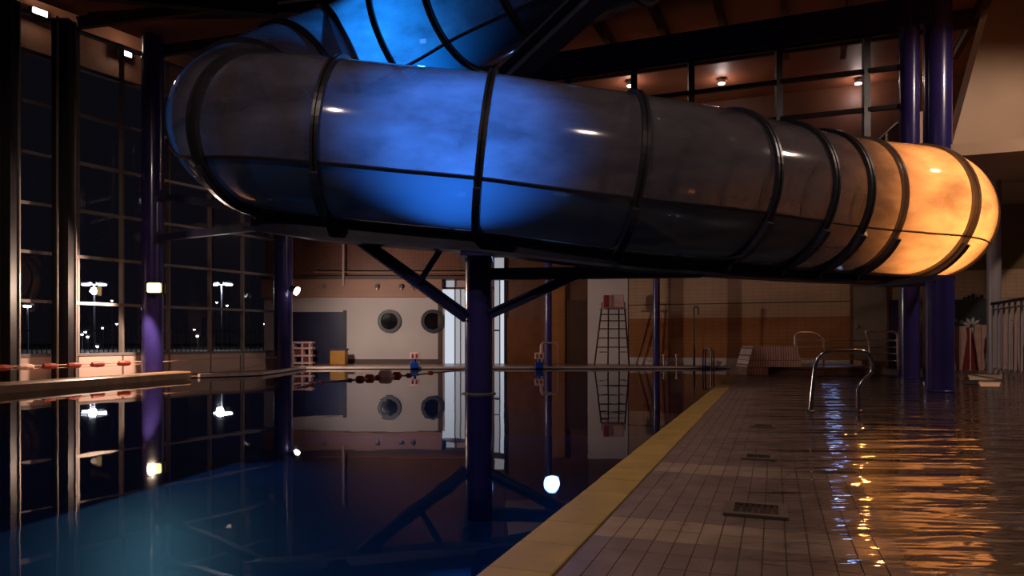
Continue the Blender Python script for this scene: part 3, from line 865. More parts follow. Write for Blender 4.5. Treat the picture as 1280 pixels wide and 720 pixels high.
for s in ring_s:
    if s < sA - .05 or s > sB + .2: continue
    C, T, S, U = frame(s)
    bm = NB()
    N_ = 20
    rows = []
    for k in range(N_ + 1):
        a = R(215) + R(110) * k / N_
        d = S * math.cos(a) + U * math.sin(a)
        rows.append([bm.verts.new(C + d * rr + T * ax) for ax, rr in ((-.045, TR + .04), (-.045, TR + .11), (.045, TR + .11), (.045, TR + .04))])
    for A, B in zip(rows[:-1], rows[1:]):
        for q in range(4): bm.faces.new((A[q], A[(q + 1) % 4], B[(q + 1) % 4], B[q]))
    bm.faces.new(rows[0][::-1]); bm.faces.new(rows[-1])
    obj('cradle', bm, M_DARK, sb)
    bm = NB()
    for sd in (-.26, .26):
        bar(bm, C - U * (TR * .92) + S * sd - Vector((0, 0, .03)), C - Vector((0, 0, TR + .16)) + S * sd * .45, .05, .05)
    obj('hanger', bm, M_DARK, sb)
# lower horizontal beam from the pool column to the right
bm = NB(); bar(bm, Vector((-.4, 9.55, 1.57)), Vector((2.5, 9.5, 1.60)), .16, .15); obj('lower_beam', bm, M_DARK, sb)
for a in (.85, 2.15):
    bm = NB(); bar(bm, Vector((a, 9.45, 1.6)), Vector((a, 9.3, 1.85)), .07, .07); obj('hanger', bm, M_DARK, sb)

# ------------------------------------------------------------------ columns
def column(name, lab, x, y, r, z0, z1, m, extra=None, ring=False):
    t = thing(name, lab, 'column', (x, y, z0))
    bm = NB(); cyl(bm, (x, y, 0), r, z0, z1, 36); obj('shaft', bm, m, t, smooth=True)
    bm = NB(); lathe(bm, (x, y, 0), [(r + .004, z0), (r + (.045 if ring else .012), z0 + .004), (r + (.045 if ring else .012), z0 + .018), (r + .003, z0 + .026)], 36)
    obj('foot_ring', bm, M_ALU if ring else m, t)
    return t
cc = G(600, 489.5, WZ)
pc = column('support_column', 'navy steel column standing in the pool water with diagonal braces', cc.x, 9.72, .187, WZ - .004, 1.78, M_NAVY, ring=True)
bm = NB(); cyl(bm, (cc.x, 9.72, 0), .185, -1.69, WZ - .002, 36); obj('submerged_shaft', bm, M_NAVY, pc)
bm = NB(); ibeam(bm, Vector((cc.x - .15, 9.6, 1.0)), Vector((-1.95, 9.2, 1.98)), .12, .15, .03); obj('brace', bm, M_NAVYB, pc)
bm = NB(); ibeam(bm, Vector((cc.x + .15, 9.6, 1.04)), Vector((.85, 9.5, 1.56)), .12, .12, .03); obj('brace', bm, M_NAVYB, pc)
bm = NB(); bar(bm, Vector((-1.22, 9.41, 1.44)), Vector((-.92, 9.25, 1.86)), .05, .06); obj('strut', bm, M_NAVYB, pc)
bm = NB(); box(bm, cc.x - .19, cc.x + .19, 8.9, 9.9, 1.745, 1.80); obj('head_plate', bm, M_NAVYB, pc)
rc = G(1174.5, 489.5)
sc_ = column('support_column', 'short glossy navy column on the wet deck under the amber slide end', rc.x, rc.y, .175, 0, 1.52, M_NAVY)
bm = NB(); bar(bm, Vector((rc.x, rc.y - .12, 1.53)), Vector((rc.x - .15, 10.95, 1.54)), .3, .08); obj('head_plate', bm, M_DARK, sc_)
Yt = 13.2
column('building_column', 'slimmer tall navy column reaching the roof behind the amber slide end', (1136.5 - 640) / F * Yt, Yt, .172, 0, 7.35, M_NAVY)
column('building_column', 'thicker tall navy column reaching the roof beside the cream bulkhead', (1172 - 640) / F * (Yt - .05), Yt - .05, .235, 0, 7.35, M_NAVY)
lc = G(191, 469.8)
column('building_column', 'tall violet navy column carrying the bright floodlight by the glass wall', lc.x, lc.y, .205, 0, 6.62, M_NAVY)
c2 = G(353.5, 462)
column('building_column', 'violet navy column at the glass wall corner carrying a tilted white spotlight', c2.x + .02, 17.0, .215, 0, 6.75, M_NAVY)
column('slim_column', 'slim blue column behind the handrail and starting block', (685.5 - 640) / F * 19.0, 19.0, .095, 0, 4.0, M_NAVY)
column('slim_column', 'slim blue column between the lifeguard chair and the shower post', (820.5 - 640) / F * 19.2, 19.2, .095, 0, 4.0, M_NAVY)
column('grey_column', 'plain grey column beside the railing at the deck edge', (1242.5 - 640) / F * 15.0, 15.0, .13, 0, 4.0, M_GREYC)

# arms from the tall left column to the slide
def arm(lab, a, b, wd, ht):
    t = thing('steel_arm', lab, 'beam', (a.x, a.y, a.z - ht / 2))
    bm = NB(); bar(bm, a, b, wd, ht); obj('bar', bm, M_NAVYB, t)
    bm = NB(); d = (b - a).normalized(); bar(bm, a - d * .02, a + d * .03, wd + .12, ht + .12); obj('end_plate', bm, M_DARK, t)
    return t
arm('upper steel arm from the tall floodlit column to the slide bend', Vector((lc.x + .19, lc.y - .08, 3.5)), Vector((-3.55, 9.35, 2.42)), .1, .12)
arm('lower steel arm from the tall floodlit column to the slide beam', Vector((lc.x + .19, lc.y - .08, 2.68)), Vector((-2.95, 9.25, 2.20)), .1, .12)
bm = NB(); pipe(bm, [P(222, 277, 13.2), P(278, 279, 12.6)], .018, 8)
bm.free()

# ================================================================== LAMPS
# floodlight on the left column
fp = Vector(((193 - 640) / F * (lc.y - .40), lc.y - .34, CH + (HZ - 360) / F * (lc.y - .34)))
fl = thing('floodlight', 'bright warm floodlight mounted on the tall column by the glass wall', 'lamp', fp)
bm = NB(); box(bm, fp.x - .15, fp.x + .15, fp.y - .03, fp.y + .12, fp.z - .11, fp.z + .11, bev=.015); obj('housing', bm, M_BLACK, fl)
bm = NB(); box(bm, fp.x - .125, fp.x + .125, fp.y - .12, fp.y - .028, fp.z - .09, fp.z + .09, bev=.03); obj('lens', bm, E_FLOOD, fl)
bm = NB(); bar(bm, Vector((fp.x, fp.y + .1, fp.z)), Vector((lc.x + .05, lc.y - .18, fp.z - .05)), .05, .05)
obj('bracket', bm, M_BLACK, fl); bm = NB()
box(bm, fp.x - .18, fp.x - .165, fp.y, fp.y + .06, fp.z - .1, fp.z + .1); obj('yoke_arm', bm, M_BLACK, fl); bm = NB(); box(bm, fp.x + .165, fp.x + .18, fp.y, fp.y + .06, fp.z - .1, fp.z + .1)
obj('yoke_arm', bm, M_BLACK, fl)
light('SPOT', 'floodlight_lamp', fp + Vector((.0, -.16, 0)), PW['flood'] * 2, (1, .70, .52), fl, .07, fp + Vector((-.25, -1, -.55)), 172, .2)
# spotlight on the corner column
fp2 = P(370.5, 363.5, 16.7)
s2 = thing('spotlight', 'small tilted white spotlight on the column at the glass wall corner', 'lamp', fp2)
bm = NB(); d2 = Vector((.88, -.22, -.42)).normalized()
pipe(bm, [fp2 - d2 * .16, fp2 - d2 * .02, fp2 + d2 * .0], .075, 16); obj('housing', bm, M_BLACK, s2)
bm = NB(); pipe(bm, [fp2 - d2 * .0, fp2 + d2 * .03], .10, 16); obj('lens', bm, E_WHITE, s2)
bm = NB(); bar(bm, fp2 - d2 * .1, Vector((c2.x + .2, 16.9, fp2.z + .05)), .03, .03); obj('bracket', bm, M_BLACK, s2)
light('SPOT', 'spotlight_lamp', fp2 + d2 * .06, PW['spot'] * 4, (1, .85, .75), s2, .06, fp2 + Vector((3.0, 2.6, -1.0)), 150)
# blue-white flood on the slim column and another on the turned wall; both behind the slide
def wall_flood(name, lab, p, d, m_lens, power, col, wd=.2):
    t = thing(name, lab, 'lamp', p)
    q = d.normalized(); Mx = Matrix.Translation(p) @ q.to_track_quat('Y', 'Z').to_matrix().to_4x4()
    bm = NB(); box(bm, -wd, wd, -.1, .04, -.16, .16, Mx, bev=.012); obj('housing', bm, M_BLACK, t)
    bm = NB(); box(bm, -wd * .85, -wd * .1, .038, .05, -.13, .13, Mx); obj('lens', bm, m_lens, t)
    bm = NB(); box(bm, wd * .1, wd * .85, .038, .05, -.13, .13, Mx); obj('lens', bm, m_lens, t)
    if power: light('SPOT', name + '_lamp', p + q * .12, power, col, t, .2, p + q * 5, 110, .8)
    return t
wall_flood('blue_floodlight', 'blue white floodlight high on the slim column behind the slide', Vector((1.05, 18.82, 2.98)), Vector((-.12, -1, .1)), E_BLUEW, 30, (.15, .35, 1.0))
p2 = WM @ Vector((WR(1045, 340)[0], -.14, WR(1045, 340)[1]))
wall_flood('blue_floodlight', 'blue white floodlight fixed to the beige tiles beside the grey door', p2, WM.to_3x3() @ Vector((-.06, -1, 0)), E_BLUEW, 4, (.3, .45, 1.0), .17)
t = bpy.data.objects['blue_floodlight']
bm = NB(); bar(bm, Vector((1.02, 18.9, 2.98)), Vector((.97, 19.0, 2.98)), .05, .05); obj('bracket', bm, M_BLACK, t)

# coloured effect lamps inside the slide, sitting on its floor
def slide_spot(lab, s, ang, aim, m, power, col, cone):
    C, T, S, U = frame(s); d = S * math.cos(ang) + U * math.sin(ang)
    p = C + d * (TR - .10); g = C + (S * math.cos(aim) + U * math.sin(aim)) * TR; f = (g - p).normalized()
    t = thing('slide_effect_lamp', lab, 'lamp', p)
    Mx = Matrix.Translation(p) @ f.to_track_quat('Z', 'Y').to_matrix().to_4x4()
    bm = NB(); box(bm, -.07, .07, -.05, .05, -.08, .02, Mx, bev=.01); obj('housing', bm, M_BLACK, t)
    bm = NB(); box(bm, -.055, .055, -.035, .035, .02, .03, Mx); obj('lens', bm, m, t)
    light('SPOT', 'slide_effect_lamp_light', p + f * .06, power, col, t, .06, g, cone, 1.0)
    return t
slide_spot('blue effect lamp inside the lower slide run', s_of_px(575, s_low, acc[-1] - 1), R(206), R(-10), E_BLUE, PW['blue_low'], (.035, .24, 1.0), 96)
slide_spot('blue effect lamp inside the upper slide run', s_of_px(505, 0, s_mid - .9), R(20), R(215), E_BLUE, PW['blue_high'], (.01, .28, 1.0), 100)
sE = s_of_px(1138, s_low, acc[-1] - 1.0)
slide_spot('amber effect lamp inside the slide end bend', sE + .2, R(195), R(-2), E_AMBER, PW['amber'], (1.0, .33, .06), 150)

# small fixtures on the bulkhead
for px, wh in ((405, 'above the navy door'), (471, 'over the porthole nearer the navy door'), (501, 'between the two portholes'), (515, 'above the pink-signed starting block')):
    p = P(px, 357, YW - .36)
    t = thing('bulkhead_lamp', 'small round lamp on the tan bulkhead band, ' + wh, 'lamp', p, 'lamps on the bulkhead band')
    bm = NB(); pipe(bm, [p + Vector((0, .12, 0)), p, p + Vector((0, -.03, -.05))], .05, 12); obj('housing', bm, M_POLE, t)
    bm = NB(); bar(bm, p, p + Vector((0, 0, -.14)), .02, .02); obj('bracket', bm, M_ALU, t)
# ================================================================== DECK FURNITURE
# grab rail in front
gr = thing('grab_rail', 'bent stainless steel grab rail standing in the shallow rippled water', 'handrail', G(1043, 515))
Yr = 7.0
pts = rounded([P(1013, 515, Yr), P(1021, 440, Yr + .02), P(1084, 438.5, Yr + .05), P(1094, 462, Yr + .05), P(1072.5, 480, Yr + .05), P(1073, 515, Yr + .05)], .14, 7)
pts[0].z = 0.0; pts[-1].z = 0.0
bm = NB(); pipe(bm, pts, .021, 14); obj('rail', bm, M_STEEL, gr, smooth=True)
for p in (pts[0], pts[-1]):
    bm = NB(); lathe(bm, (p.x, p.y, 0), [(.045, -.002), (.045, .012), (.022, .02)], 18); obj('base_flange', bm, M_STEEL, gr)

# spa: raised tub with mosaic block, plinth and rails
Ys = 14.1
sx = lambda px, Y=Ys: (px - 640) / F * Y
spa = thing('spa_tub', 'raised round spa tub with mosaic tiled side and stainless rails', 'spa', (sx(1035), Ys + .9, 0))
bm = NB()
x0, x1 = sx(934), sx(1132)
N_ = 40; ccx, rx = (x0 + x1) / 2, (x1 - x0) / 2
prof = [(1.0, 0), (1.0, .12), (1.015, .13), (1.015, .17), (.95, .18)]
rows = []
for f_, z in prof:
    rows.append([bm.verts.new((ccx + rx * f_ * math.cos(2 * math.pi * k / N_), Ys + 1.0 + 1.02 * f_ * math.sin(2 * math.pi * k / N_), z)) for k in range(N_)])
for A, B in zip(rows[:-1], rows[1:]):
    for k in range(N_): bm.faces.new((A[k], A[(k + 1) % N_], B[(k + 1) % N_], B[k]))
bm.faces.new(rows[-1]); bm.faces.new(rows[0][::-1])
obj('rim', bm, pbr('spa_rim', srgb(120, 92, 78), 0.3, var=0.2), spa)
bm = NB()
a0, a1, b0, b1 = sx(935), sx(1004), sx(944), sx(1000)
zt = CH + (HZ - 433) / F * Ys
prism(bm, [(a0, Ys + .05, .17), (a1, Ys + .05, .17), (b1, Ys + .12, zt), (b0, Ys + .12, zt)], (0, .7, 0)); obj('mosaic_block', bm, M_MOSAIC, spa)
bm = NB(); box(bm, sx(933), sx(960), Ys - .02, Ys + .5, 0, .16); obj('plinth', bm, M_MOSAIC, spa)
def zpx(py, Y): return CH + (HZ - py) / F * Y
M_RAIL = pbr('satin_rail', srgb(222, 200, 186), 0.34, metal=0.55, var=0.05)
def rail(path, rr=.016, par=spa, nm='rail', bend=.12):
    bm = NB(); pipe(bm, rounded(path, bend, 5), rr * 1.35, 10); return obj(nm, bm, M_RAIL, par, smooth=True)
Yq = 14.3
def pp(px, py, Y=Yq): return P(px, py, Y)
rail([pp(994, 462), pp(994, 415.5), pp(1018, 415.5), pp(1030, 425), pp(1030, 462)])
rail([pp(1030, 449), pp(1030, 425, Yq + .4), pp(1028, 422, Yq + .4)], .014)
for py in (425.5, 434, 449): rail([pp(995, py, Yq + .03), pp(1086, py, Yq + .6)], .011)
for py in (425.5, 434, 442, 451): rail([pp(1086, py, Yq + .1), pp(1122, py, Yq + .1)], .011)
rail([pp(1082, 414.5), pp(1087, 430), pp(1087, 462)], .016)
rail([pp(1082, 414.5), pp(1122, 414.5), pp(1122, 462)], .016)
rail([pp(1122, 425), pp(1136, 428), pp(1137, 448), pp(1128, 456)], .016)
bm = NB(); box(bm, sx(1094), sx(1124), Ys + .5, Ys + .9, .17, .30); obj('steps', bm, M_KERB, spa)

# railing on the right edge: top rail, posts
rl = thing('slatted_railing', 'slatted metal railing with a dark handrail beside the grey column', 'railing', P(1262, 470, 13.0))
ra, rb = Vector((sx(1240, 14.6), 14.6, 1.43)), Vector((sx(1310, 11.6), 11.6, 1.43))
bm = NB(); bar(bm, ra, rb, .06, .05); obj('handrail', bm, M_BLACK, rl)
bm = NB(); bar(bm, ra + Vector((.02, 0, -.12)), rb + Vector((.02, 0, -.12)), .03, .03); obj('upper_rail', bm, M_ALU, rl)
bm = NB(); bar(bm, ra + Vector((.02, 0, -1.3)), rb + Vector((.02, 0, -1.3)), .03, .03); obj('lower_rail', bm, M_ALU, rl)
for k in range(9):
    q = ra.lerp(rb, (k + .25) / 9)
    bm = NB(); box(bm, q.x - .02, q.x + .02, q.y - .012, q.y + .012, 0, 1.41); obj('slat', bm, M_GREYC, rl)

# sheets on the floor by the railing
for (px0, px1, py0, py1, m, lab) in ((1205, 1222, 476, 481, M_CHALK, 'small dark mat lying on the deck by the canvas screens'), (1226, 1249, 478.5, 484, M_PAPER, 'pale sheet lying on the deck by the railing'),
                                     (1212, 1252, 468.5, 475, M_PAPER, 'larger pale sheet spread at the foot of the canvas screens')):
    a, b, c, d = G(px0, py1), G(px1, py1), G(px1 + 2, py0), G(px0 - 3, py0)
    bm = NB(); prism(bm, [v + Vector((0, 0, .004)) for v in (a, b, c, d)], (0, 0, .008))
    tag(obj('floor_mat', bm, m), lab, 'mat')

# lifeguard chair
Yl = 19.75
lg = thing('lifeguard_chair', 'tall lifeguard chair of thin dark tubes against the white panel', 'chair', (sx(765, Yl), Yl, 0))
def lp(px, py, dy=0.0): return P(px, py, Yl + dy)
for (a, b) in (((743, 456.6), (752, 385)), ((786.5, 456.6), (781, 385))):
    bm = NB(); p0, p1 = lp(*a), lp(*b); p0.z = 0; pipe(bm, [p0, p1], .022, 8); obj('leg', bm, M_CAGE, lg)
for (a, b) in (((760, 455), (760.5, 385)), ((774, 455), (773.5, 385))):
    bm = NB(); p0, p1 = lp(a[0], a[1], .7), lp(b[0], b[1], .35); p0.z = 0; pipe(bm, [p0, p1], .02, 8); obj('leg', bm, M_CAGE, lg)
for py, xa, xb in ((393, 751, 781.6), (401, 750, 782.2), (411, 748.6, 783), (422.5, 747.2, 784), (434, 745.8, 785)):
    bm = NB(); pipe(bm, [lp(xa, py), lp(xb, py)], .014, 8); obj('rung', bm, M_CAGE, lg)
for py in (401, 422.5, 440):
    for xa, xb in ((749.5, 760), (783, 774)):
        bm = NB(); pipe(bm, [lp(xa, py), lp(xb, py, .5)], .012, 8); obj('side_bar', bm, M_CAGE, lg)
bm = NB(); a, b = lp(751, 386), lp(782, 384); box(bm, a.x, b.x, Yl - .03, Yl + .45, a.z, b.z); obj('seat', bm, M_PINK, lg)
bm = NB(); a, b = lp(763, 384, .4), lp(780, 368, .4); box(bm, a.x, b.x, Yl + .4, Yl + .45, a.z, b.z, bev=.02); obj('backrest', bm, M_PINK, lg)
bm = NB(); a, b = lp(754.5, 384, .36), lp(762, 369, .36); box(bm, a.x, b.x, Yl + .33, Yl + .42, a.z, b.z, bev=.02); obj('red_cushion', bm, M_RED, lg)
for px in (752.5, 781):
    bm = NB(); pipe(bm, rounded([lp(px, 385), lp(px, 378), lp(px, 378, .42)], .05), .014, 8); obj('armrest', bm, M_CAGE, lg)

# starting blocks at the far edge
def start_block(lab, px, sgn, Yb):
    X = sx(px, Yb)
    t = thing('starting_block', lab, 'starting block', (X, Yb, 0))
    bm = NB(); box(bm, X - .1, X + .1, Yb - .1, Yb + .15, 0.0, zpx(452.5, Yb), bev=.012); obj('post', bm, M_BLUEP, t)
    bm = NB(); z = zpx(452.5, Yb); cyl(bm, (X, Yb, 0), .035, z - .01, z + .08, 12); obj('neck', bm, M_BLUEP, t)
    bm = NB(); box(bm, X - .115, X + .115, Yb - .03, Yb + .03, z + .07, z + .235, bev=.01); sg = obj('sign', bm, M_PINK if sgn else M_FLOATW, t)
    bm = NB(); box(bm, X - .075, X - .03, Yb - .036, Yb - .028, z + .1, z + .2); box(bm, X + .02, X + .07, Yb - .036, Yb - .028, z + .1, z + .2); obj('mark', bm, M_RED, sg)
    return t
start_block('blue starting block with pink sign below the right porthole', 518.5, True, 17.96)
start_block('blue starting block with pale sign beside the bent handrail', 674, False, 18.0)
hr = thing('pool_handrail', 'pale bent handrail beside the pale starting block', 'handrail', (sx(687, 18.6), 18.6, 0))
for dy in (0, .25):
    pth = [P(675.5 + dy * 6, 445, 18.2 + dy), P(676 + dy * 6, 428.5, 18.2 + dy), P(697, 428.5, 18.6 + dy), P(696.5, 458, 18.6 + dy)]
    pth[3].z = 0
    pth[0].z = 0
    bm = NB(); pipe(bm, rounded(pth, .12), .022, 10); obj('rail', bm, M_PINK, hr)

# shower post, ladder rail and small posts near the tile wall
sh = thing('pool_shower', 'thin pool shower post with a curved head before the orange tiles', 'shower', (sx(867.5, 20.0 - .9), 19.1, 0))
Yh = 19.1
bm = NB(); b0 = P(867.5, 458, Yh); b0.z = 0
pipe(bm, rounded([b0, P(867.5, 383, Yh), P(873, 383.5, Yh), P(873, 392, Yh)], .06), .022, 10); obj('pipe', bm, M_STEEL, sh)
bm = NB(); q = P(873, 392, Yh); cyl(bm, q, .05, q.z - .03, q.z, 12, .025); obj('shower_head', bm, M_STEEL, sh)
bm = NB(); cyl(bm, b0, .035, 0, .5, 12); obj('lower_sleeve', bm, M_BLACK, sh)
ld = thing('pool_ladder', 'small pool ladder with two bent rails at the far pool corner', 'ladder', G(890, 461))
for px, off in ((889, 0), (892, .12)):
    b0 = G(px, 460.5); bm = NB()
    pipe(bm, rounded([b0 + Vector((0, -.02, -.02)), b0 + Vector((0, 0, .48)), b0 + Vector((.0 - .1, .35, .5)), b0 + Vector((-.1, .4, 0))], .1), .02, 8); obj('rail', bm, M_STEEL, ld)
for px, wh in ((830, 'slim blue column'), (846, 'shower post')):
    b0 = Vector((sx(px, 19.6), 19.6, 0)); t = thing('short_post', 'short pale post by the white skirting, nearer to the ' + wh, 'post', b0, 'short posts by the tile wall')
    bm = NB(); cyl(bm, b0, .03, 0, .24, 12); obj('stem', bm, M_PINK, t)
    bm = NB(); lathe(bm, b0, [(.03, .24), (.05, .26), (.05, .3), (.02, .32)], 12); obj('cap', bm, M_PINK, t)

# rack, yellow box by the navy door
Yk = 20.2
rk = thing('storage_rack', 'pale slatted rack with square openings before the navy door', 'rack', (sx(376, Yk), Yk, 0))
xa, xb = sx(365, Yk), sx(388, Yk); zt = zpx(427, Yk)
for x in (xa, (xa + xb) / 2, xb - .05):
    bm = NB(); box(bm, x, x + .05, Yk, Yk + .25, 0, zt); obj('upright', bm, M_PINK, rk)
for z in (.03, zt * .36, zt * .68, zt - .05):
    bm = NB(); box(bm, xa - .03, xb + .06, Yk - .02, Yk + .27, z, z + .05); obj('shelf', bm, M_PINK, rk)
for x, z, wh in ((xa + .1, zt * .36 + .05, 'middle'), (xb - .22, zt * .68 + .05, 'upper'), (xb - .22, .08, 'lowest')):
    bm = NB(); box(bm, x, x + .15, Yk + .02, Yk + .22, z, z + .14, bev=.01)
    tag(obj('storage_bin', bm, M_CANVR), 'small dark red bin on the %s shelf of the pale rack' % wh, 'bin', 'bins in the rack')
yb = thing('storage_box', 'yellow storage box with a dark lid by the navy door edge', 'box', (sx(421, 20.4), 20.5, 0))
xa, xb = sx(411, 20.4), sx(432, 20.4); zt = zpx(438, 20.4)
bm = NB(); box(bm, xa + .02, xb - .02, 20.42, 20.8, 0, zt, bev=.02); obj('body', bm, M_YEL, yb)
bm = NB(); box(bm, xa, xb, 20.4, 20.82, zt - .005, zt + .06, bev=.015); obj('lid', bm, M_NBOARD, yb)
# gallery pipe and rail
bm = NB(); pipe(bm, [P(429, 280, YW - .33), P(429, 357, YW - .33)], .03, 10); 
tag(obj('drain_pipe', bm, M_PINK), 'pale vertical pipe on the brown gallery tiles', 'pipe')
bm = NB(); pipe(bm, [P(392, 340, YW - .3), P(583, 340, YW - .3)], .018, 8)
tag(obj('gallery_rail', bm, M_TAN), 'thin horizontal rail across the gallery tiles', 'rail')

# ------------------------------------------------------------------ barrier rope with floats along the glass wall
br = thing('barrier_rope', 'rope with red and pale floats strung along the glass wall', 'rope', onw(1, 0, -.25))
ro = []
fl_px = [(4, 458.5), (32, 457.5), (62, 456.5), (92, 455.7), (122, 454.5), (155, 453)]
def rope_pt(px, py): 
    k = kY(px, -.12); q = onw(k, 0, -.12); return Vector((q.x, q.y, CH + (HZ - py) / F * q.y))
for px, py in ((-40, 459), (4, 458.5), (32, 457.5), (62, 456.5), (92, 455.7), (122, 454.5), (155, 453), (176, 452)): ro.append(rope_pt(px, py))
bm = NB(); pipe(bm, ro, .012, 6); pipe(bm, [r_ - Vector((0, 0, .05)) for r_ in ro], .008, 6); obj('rope', bm, M_ROPE, br)
for k, (px, py) in enumerate(fl_px):
    p = rope_pt(px, py - .3) - Vector((0, 0, .02)); d = (ro[-1] - ro[0]).normalized(); d.z = 0
    bm = NB()
    pr = [(.02, -.13), (.046, -.10), (.055, 0), (.046, .10), (.02, .13)]
    rows = []
    s_ = d.cross(Vector((0, 0, 1))); 
    for r_, h in pr:
        rows.append([bm.verts.new(p + d * h + (s_ * math.cos(a * math.pi / 6) + Vector((0, 0, 1)) * math.sin(a * math.pi / 6)) * r_) for a in range(12)])
    for A, B in zip(rows[:-1], rows[1:]):
        for q in range(12): bm.faces.new((A[q], A[(q + 1) % 12], B[(q + 1) % 12], B[q]))
    bm.faces.new(rows[0][::-1]); bm.faces.new(rows[-1])
    obj('float', bm, M_FLOATW if k == 1 else M_FLOATR, br)
b2 = thing('barrier_rope', 'plain thin rope between the floodlit column and the corner column', 'rope', onw(5, 0, -.2))
bm = NB(); pipe(bm, [P(204, 452, 14.0), P(250, 449, 14.6), P(301, 447, 15.2), P(345, 447, 16.6)], .01, 6); obj('rope', bm, M_ROPE, b2)
q = P(301, 447, 15.2); bm = NB(); cyl(bm, q, .022, 0, q.z + .06, 10); obj('post', bm, M_ALU, b2)

# lane rope floating at the far end
ln = thing('lane_rope', 'line of dark floats lying on the water before the porthole wall', 'rope', G(470, 474, WZ))
lp_ = [G(px, py, WZ) + Vector((0, 0, .01)) for px, py in ((370, 485), (400, 478.5), (437, 475.5), (462, 473.4), (481, 471.2), (497, 469.8), (515, 469.2), (540, 466), (575, 463))]
bm = NB(); pipe(bm, lp_, .012, 6); obj('rope', bm, M_ROPE, ln)
for px, py, rr in ((388, 480.8, .04), (401, 478.4, .035), (437, 475.6, .04), (450, 474.6, .07), (462, 473.4, .08), (472, 472.4, .05), (482, 471.2, .13), (496, 469.9, .08), (511, 469.4, .05), (538, 466.2, .05)):
    p = G(px, py, WZ); bm = NB(); lathe(bm, p, [(.02 * rr / .08, -rr * 1.3), (rr, -rr * .8), (rr * 1.05, 0), (rr, rr * .8), (.02, rr * 1.3)], 12, 'x')
    obj('float', bm, M_RED if rr < .1 else M_CANVP, ln)

# ================================================================== OUTDOORS
bm = NB(); prism(bm, [(-130, -10, -.12), (lw(-10) - .8, -10, -.12), (lw(17.5) - .8, 17.5, -.12), (-5.6, 24.0, -.12), (60, 24, -.12), (60, 160, -.12), (-130, 160, -.12)], (0, 0, -.2))
tag(obj('floor_outside', bm, M_ASPH), 'dark asphalt of the car park outside', kind='structure')
bm = NB(); prism(bm, [(-40, 24, -.11), (-6, 24, -.11), (-4, 30, -.11), (-40, 30, -.11)], (0, 0, .03))
tag(obj('floor_grass', bm, M_GRASS), 'grass verge outside the glass wall', kind='structure')
# exterior canopy with two floodlights
cn = thing('exterior_canopy', 'tan canopy edge outside the top of the glass wall', 'canopy', onw(3, 6.3, 1.9))
bm = NB(); prism(bm, [onw(-4, 6.32, 1.9), onw(6, 6.32, 1.9), onw(6, 7.4, 1.9), onw(-4, 7.4, 1.9)], WN * .2); obj('fascia', bm, M_TAN, cn)
bm = NB(); bar(bm, onw(-4, 6.30, 1.85), onw(6, 6.30, 1.85), .12, .06); obj('drip_edge', bm, M_BLACK, cn)
for s in (-3, 5.6):
    bm = NB(); bar(bm, onw(s, -.12, 2.1), onw(s, 6.3, 2.1), .1, .1); obj('post', bm, M_BLACK, cn)
for px, py, wh in ((50, 17, 'over the bay between the two black posts'), (157, 65, 'over the bay beside the floodlit column')):
    s = kY(px, 1.7); q = onw(s, 0, 1.7); z = CH + (HZ - py) / F * q.y
    p = Vector((q.x, q.y, z))
    t = thing('canopy_floodlight', 'rectangular white canopy floodlight outside the glass, ' + wh, 'lamp', p, 'canopy floodlights')
    Mx = Matrix.Translation(p) @ Matrix.Rotation(math.atan2(WD.y, WD.x), 4, 'Z')
    bm = NB(); box(bm, -.16, .16, .0, .12, -.1, .1, Mx, bev=.01); obj('housing', bm, M_BLACK, t)
    bm = NB(); box(bm, -.13, .13, -.015, .002, -.08, .08, Mx); obj('lens', bm, E_WHITE, t)
    light('POINT', 'canopy_floodlight_lamp', p - WN * .1, PW['canopy'], (1, .74, .5), t, .08)
# fence
fn = thing('metal_fence', 'vertical bar metal fence beyond the glass wall', 'fence', (-16, 26, -.1))
bm = NB(); fA, fB = Vector((-24, 22.5, 0)), Vector((-7.0, 27, 0)); nb = 120
for k in range(nb):
    q = fA.lerp(fB, k / nb); box(bm, q.x - .012, q.x + .012, q.y - .012, q.y + .012, -.1, 1.15 + .06 * (k % 2))
obj('bars', bm, M_FENCE, fn)['kind'] = 'stuff'
for z in (.15, 1.02):
    bm = NB(); bar(bm, fA + Vector((0, 0, z)), fB + Vector((0, 0, z)), .03, .04); obj('fence_rail', bm, M_FENCE, fn)
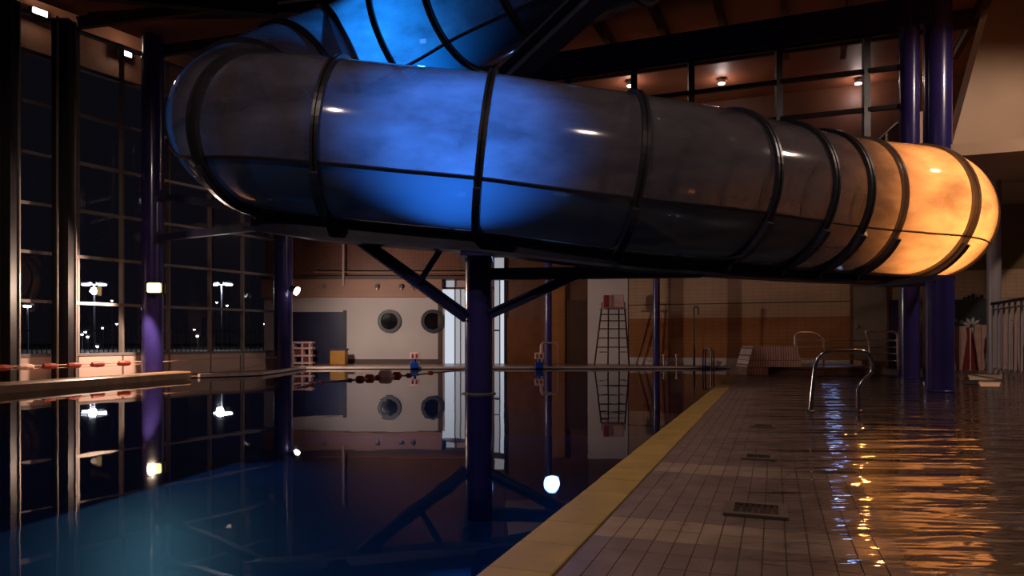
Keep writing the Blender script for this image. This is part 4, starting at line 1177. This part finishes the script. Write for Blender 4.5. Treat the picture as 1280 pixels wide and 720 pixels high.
# car park lamp posts
def lamp_post(lab, px, py, Y, heads, grp=None, r=.07, hs=.30, power=0):
    top = P(px, py, Y); b = Vector((top.x, Y, -.12))
    t = thing('lamp_post', lab, 'street lamp', b, grp)
    bm = NB(); cyl(bm, b, r, -.12, top.z, 10, r * .7); obj('pole', bm, M_LPOLE, t)
    for k in range(heads):
        dx = (k - (heads - 1) / 2) * (hs * 3.2) if heads > 1 else 0
        bm = NB(); bar(bm, top, top + Vector((dx, 0, .05)), .06, .06) if heads > 1 else box(bm, top.x - .04, top.x + .04, Y - .04, Y + .04, top.z, top.z + .05)
        obj('bracket', bm, M_LPOLE, t)
        hp = top + Vector((dx, 0, .05))
        bm = NB(); box(bm, hp.x - hs, hp.x + hs, Y - .25, Y + .25, hp.z, hp.z + .16, bev=.03); hd = obj('lamp_head', bm, M_LPOLE, t)
        bm = NB(); lathe(bm, hp + Vector((0, -.05, -.04)), [(hs * .3, -.10), (hs * .75, -.06), (hs * .8, .03)], 14); obj('lens', bm, E_STREET, hd)
    if power: light('POINT', 'lamp_post_light', top + Vector((0, -.3, -.12)), power, (.9, .95, 1), t, .3)
    return t
lamp_post('double headed car park lamp post seen through the pane beside the floodlight', 118, 356, 60, 2, None, .09, .42, PW['street'])
lamp_post('double headed car park lamp post between the floodlit and corner columns', 277, 356, 60, 2, None, .07, .38, PW['street'])
lamp_post('single headed lamp post seen through the pane between the black posts', 34.5, 383, 55, 1, None, .07, .35, 0)
for k, (px, py, Y) in enumerate(((140, 376, 90), (129, 410, 70), (107, 415, 60), (103, 418, 62), (110, 421, 58), (146, 405, 95), (243, 412, 80), (271, 378, 95), (284, 382, 85), (332, 380, 85), (247, 420, 60), (261, 406, 90), (331, 405, 80), (122, 433, 56))):
    lamp_post('small distant lamp in the dark beyond the car park fence', px, py, Y, 1, 'distant lamps beyond the fence', .04, .05 + .0012 * Y, 0)

# ------------------------------------------------------------------ hall lamps over the near deck (under the roof, above and behind the camera's view)
for x, y, z, mu, side in ((2.4, 3.0, 6.9, .5, 'near'), (-3.5, 2.0, 6.7, 1.0, 'left'), (9.5, 8.5, 6.9, 1.3, 'right')):
    p = Vector((x, y, z))
    t = thing('hall_lamp_%s_offscreen' % side, 'round hall lamp hanging under the ceiling over the near deck', 'lamp', p, 'hall lamps')
    bm = NB(); lathe(bm, p, [(.06, .25), (.22, .02), (.2, 0)], 24); obj('shade', bm, M_BLACK, t)
    bm = NB(); cyl(bm, p, .16, p.z - .012, p.z + .004, 20); obj('lens', bm, E_WHITE, t)
    bm = NB(); pipe(bm, [p + Vector((0, 0, .22)), Vector((p.x, p.y, CZ if p.x > -1 else 6.42 + (p.x - lw(p.y)) / (-1 - lw(p.y)) * .93))], .015, 6); obj('cord', bm, M_BLACK, t)
    light('SPOT', 'hall_lamp_light_%s_offscreen' % side, p - Vector((0, 0, .06)), PW['hall'] * mu, (1, .76, .62), t, .16, p - Vector((0, 0, 5)), 172, .25)
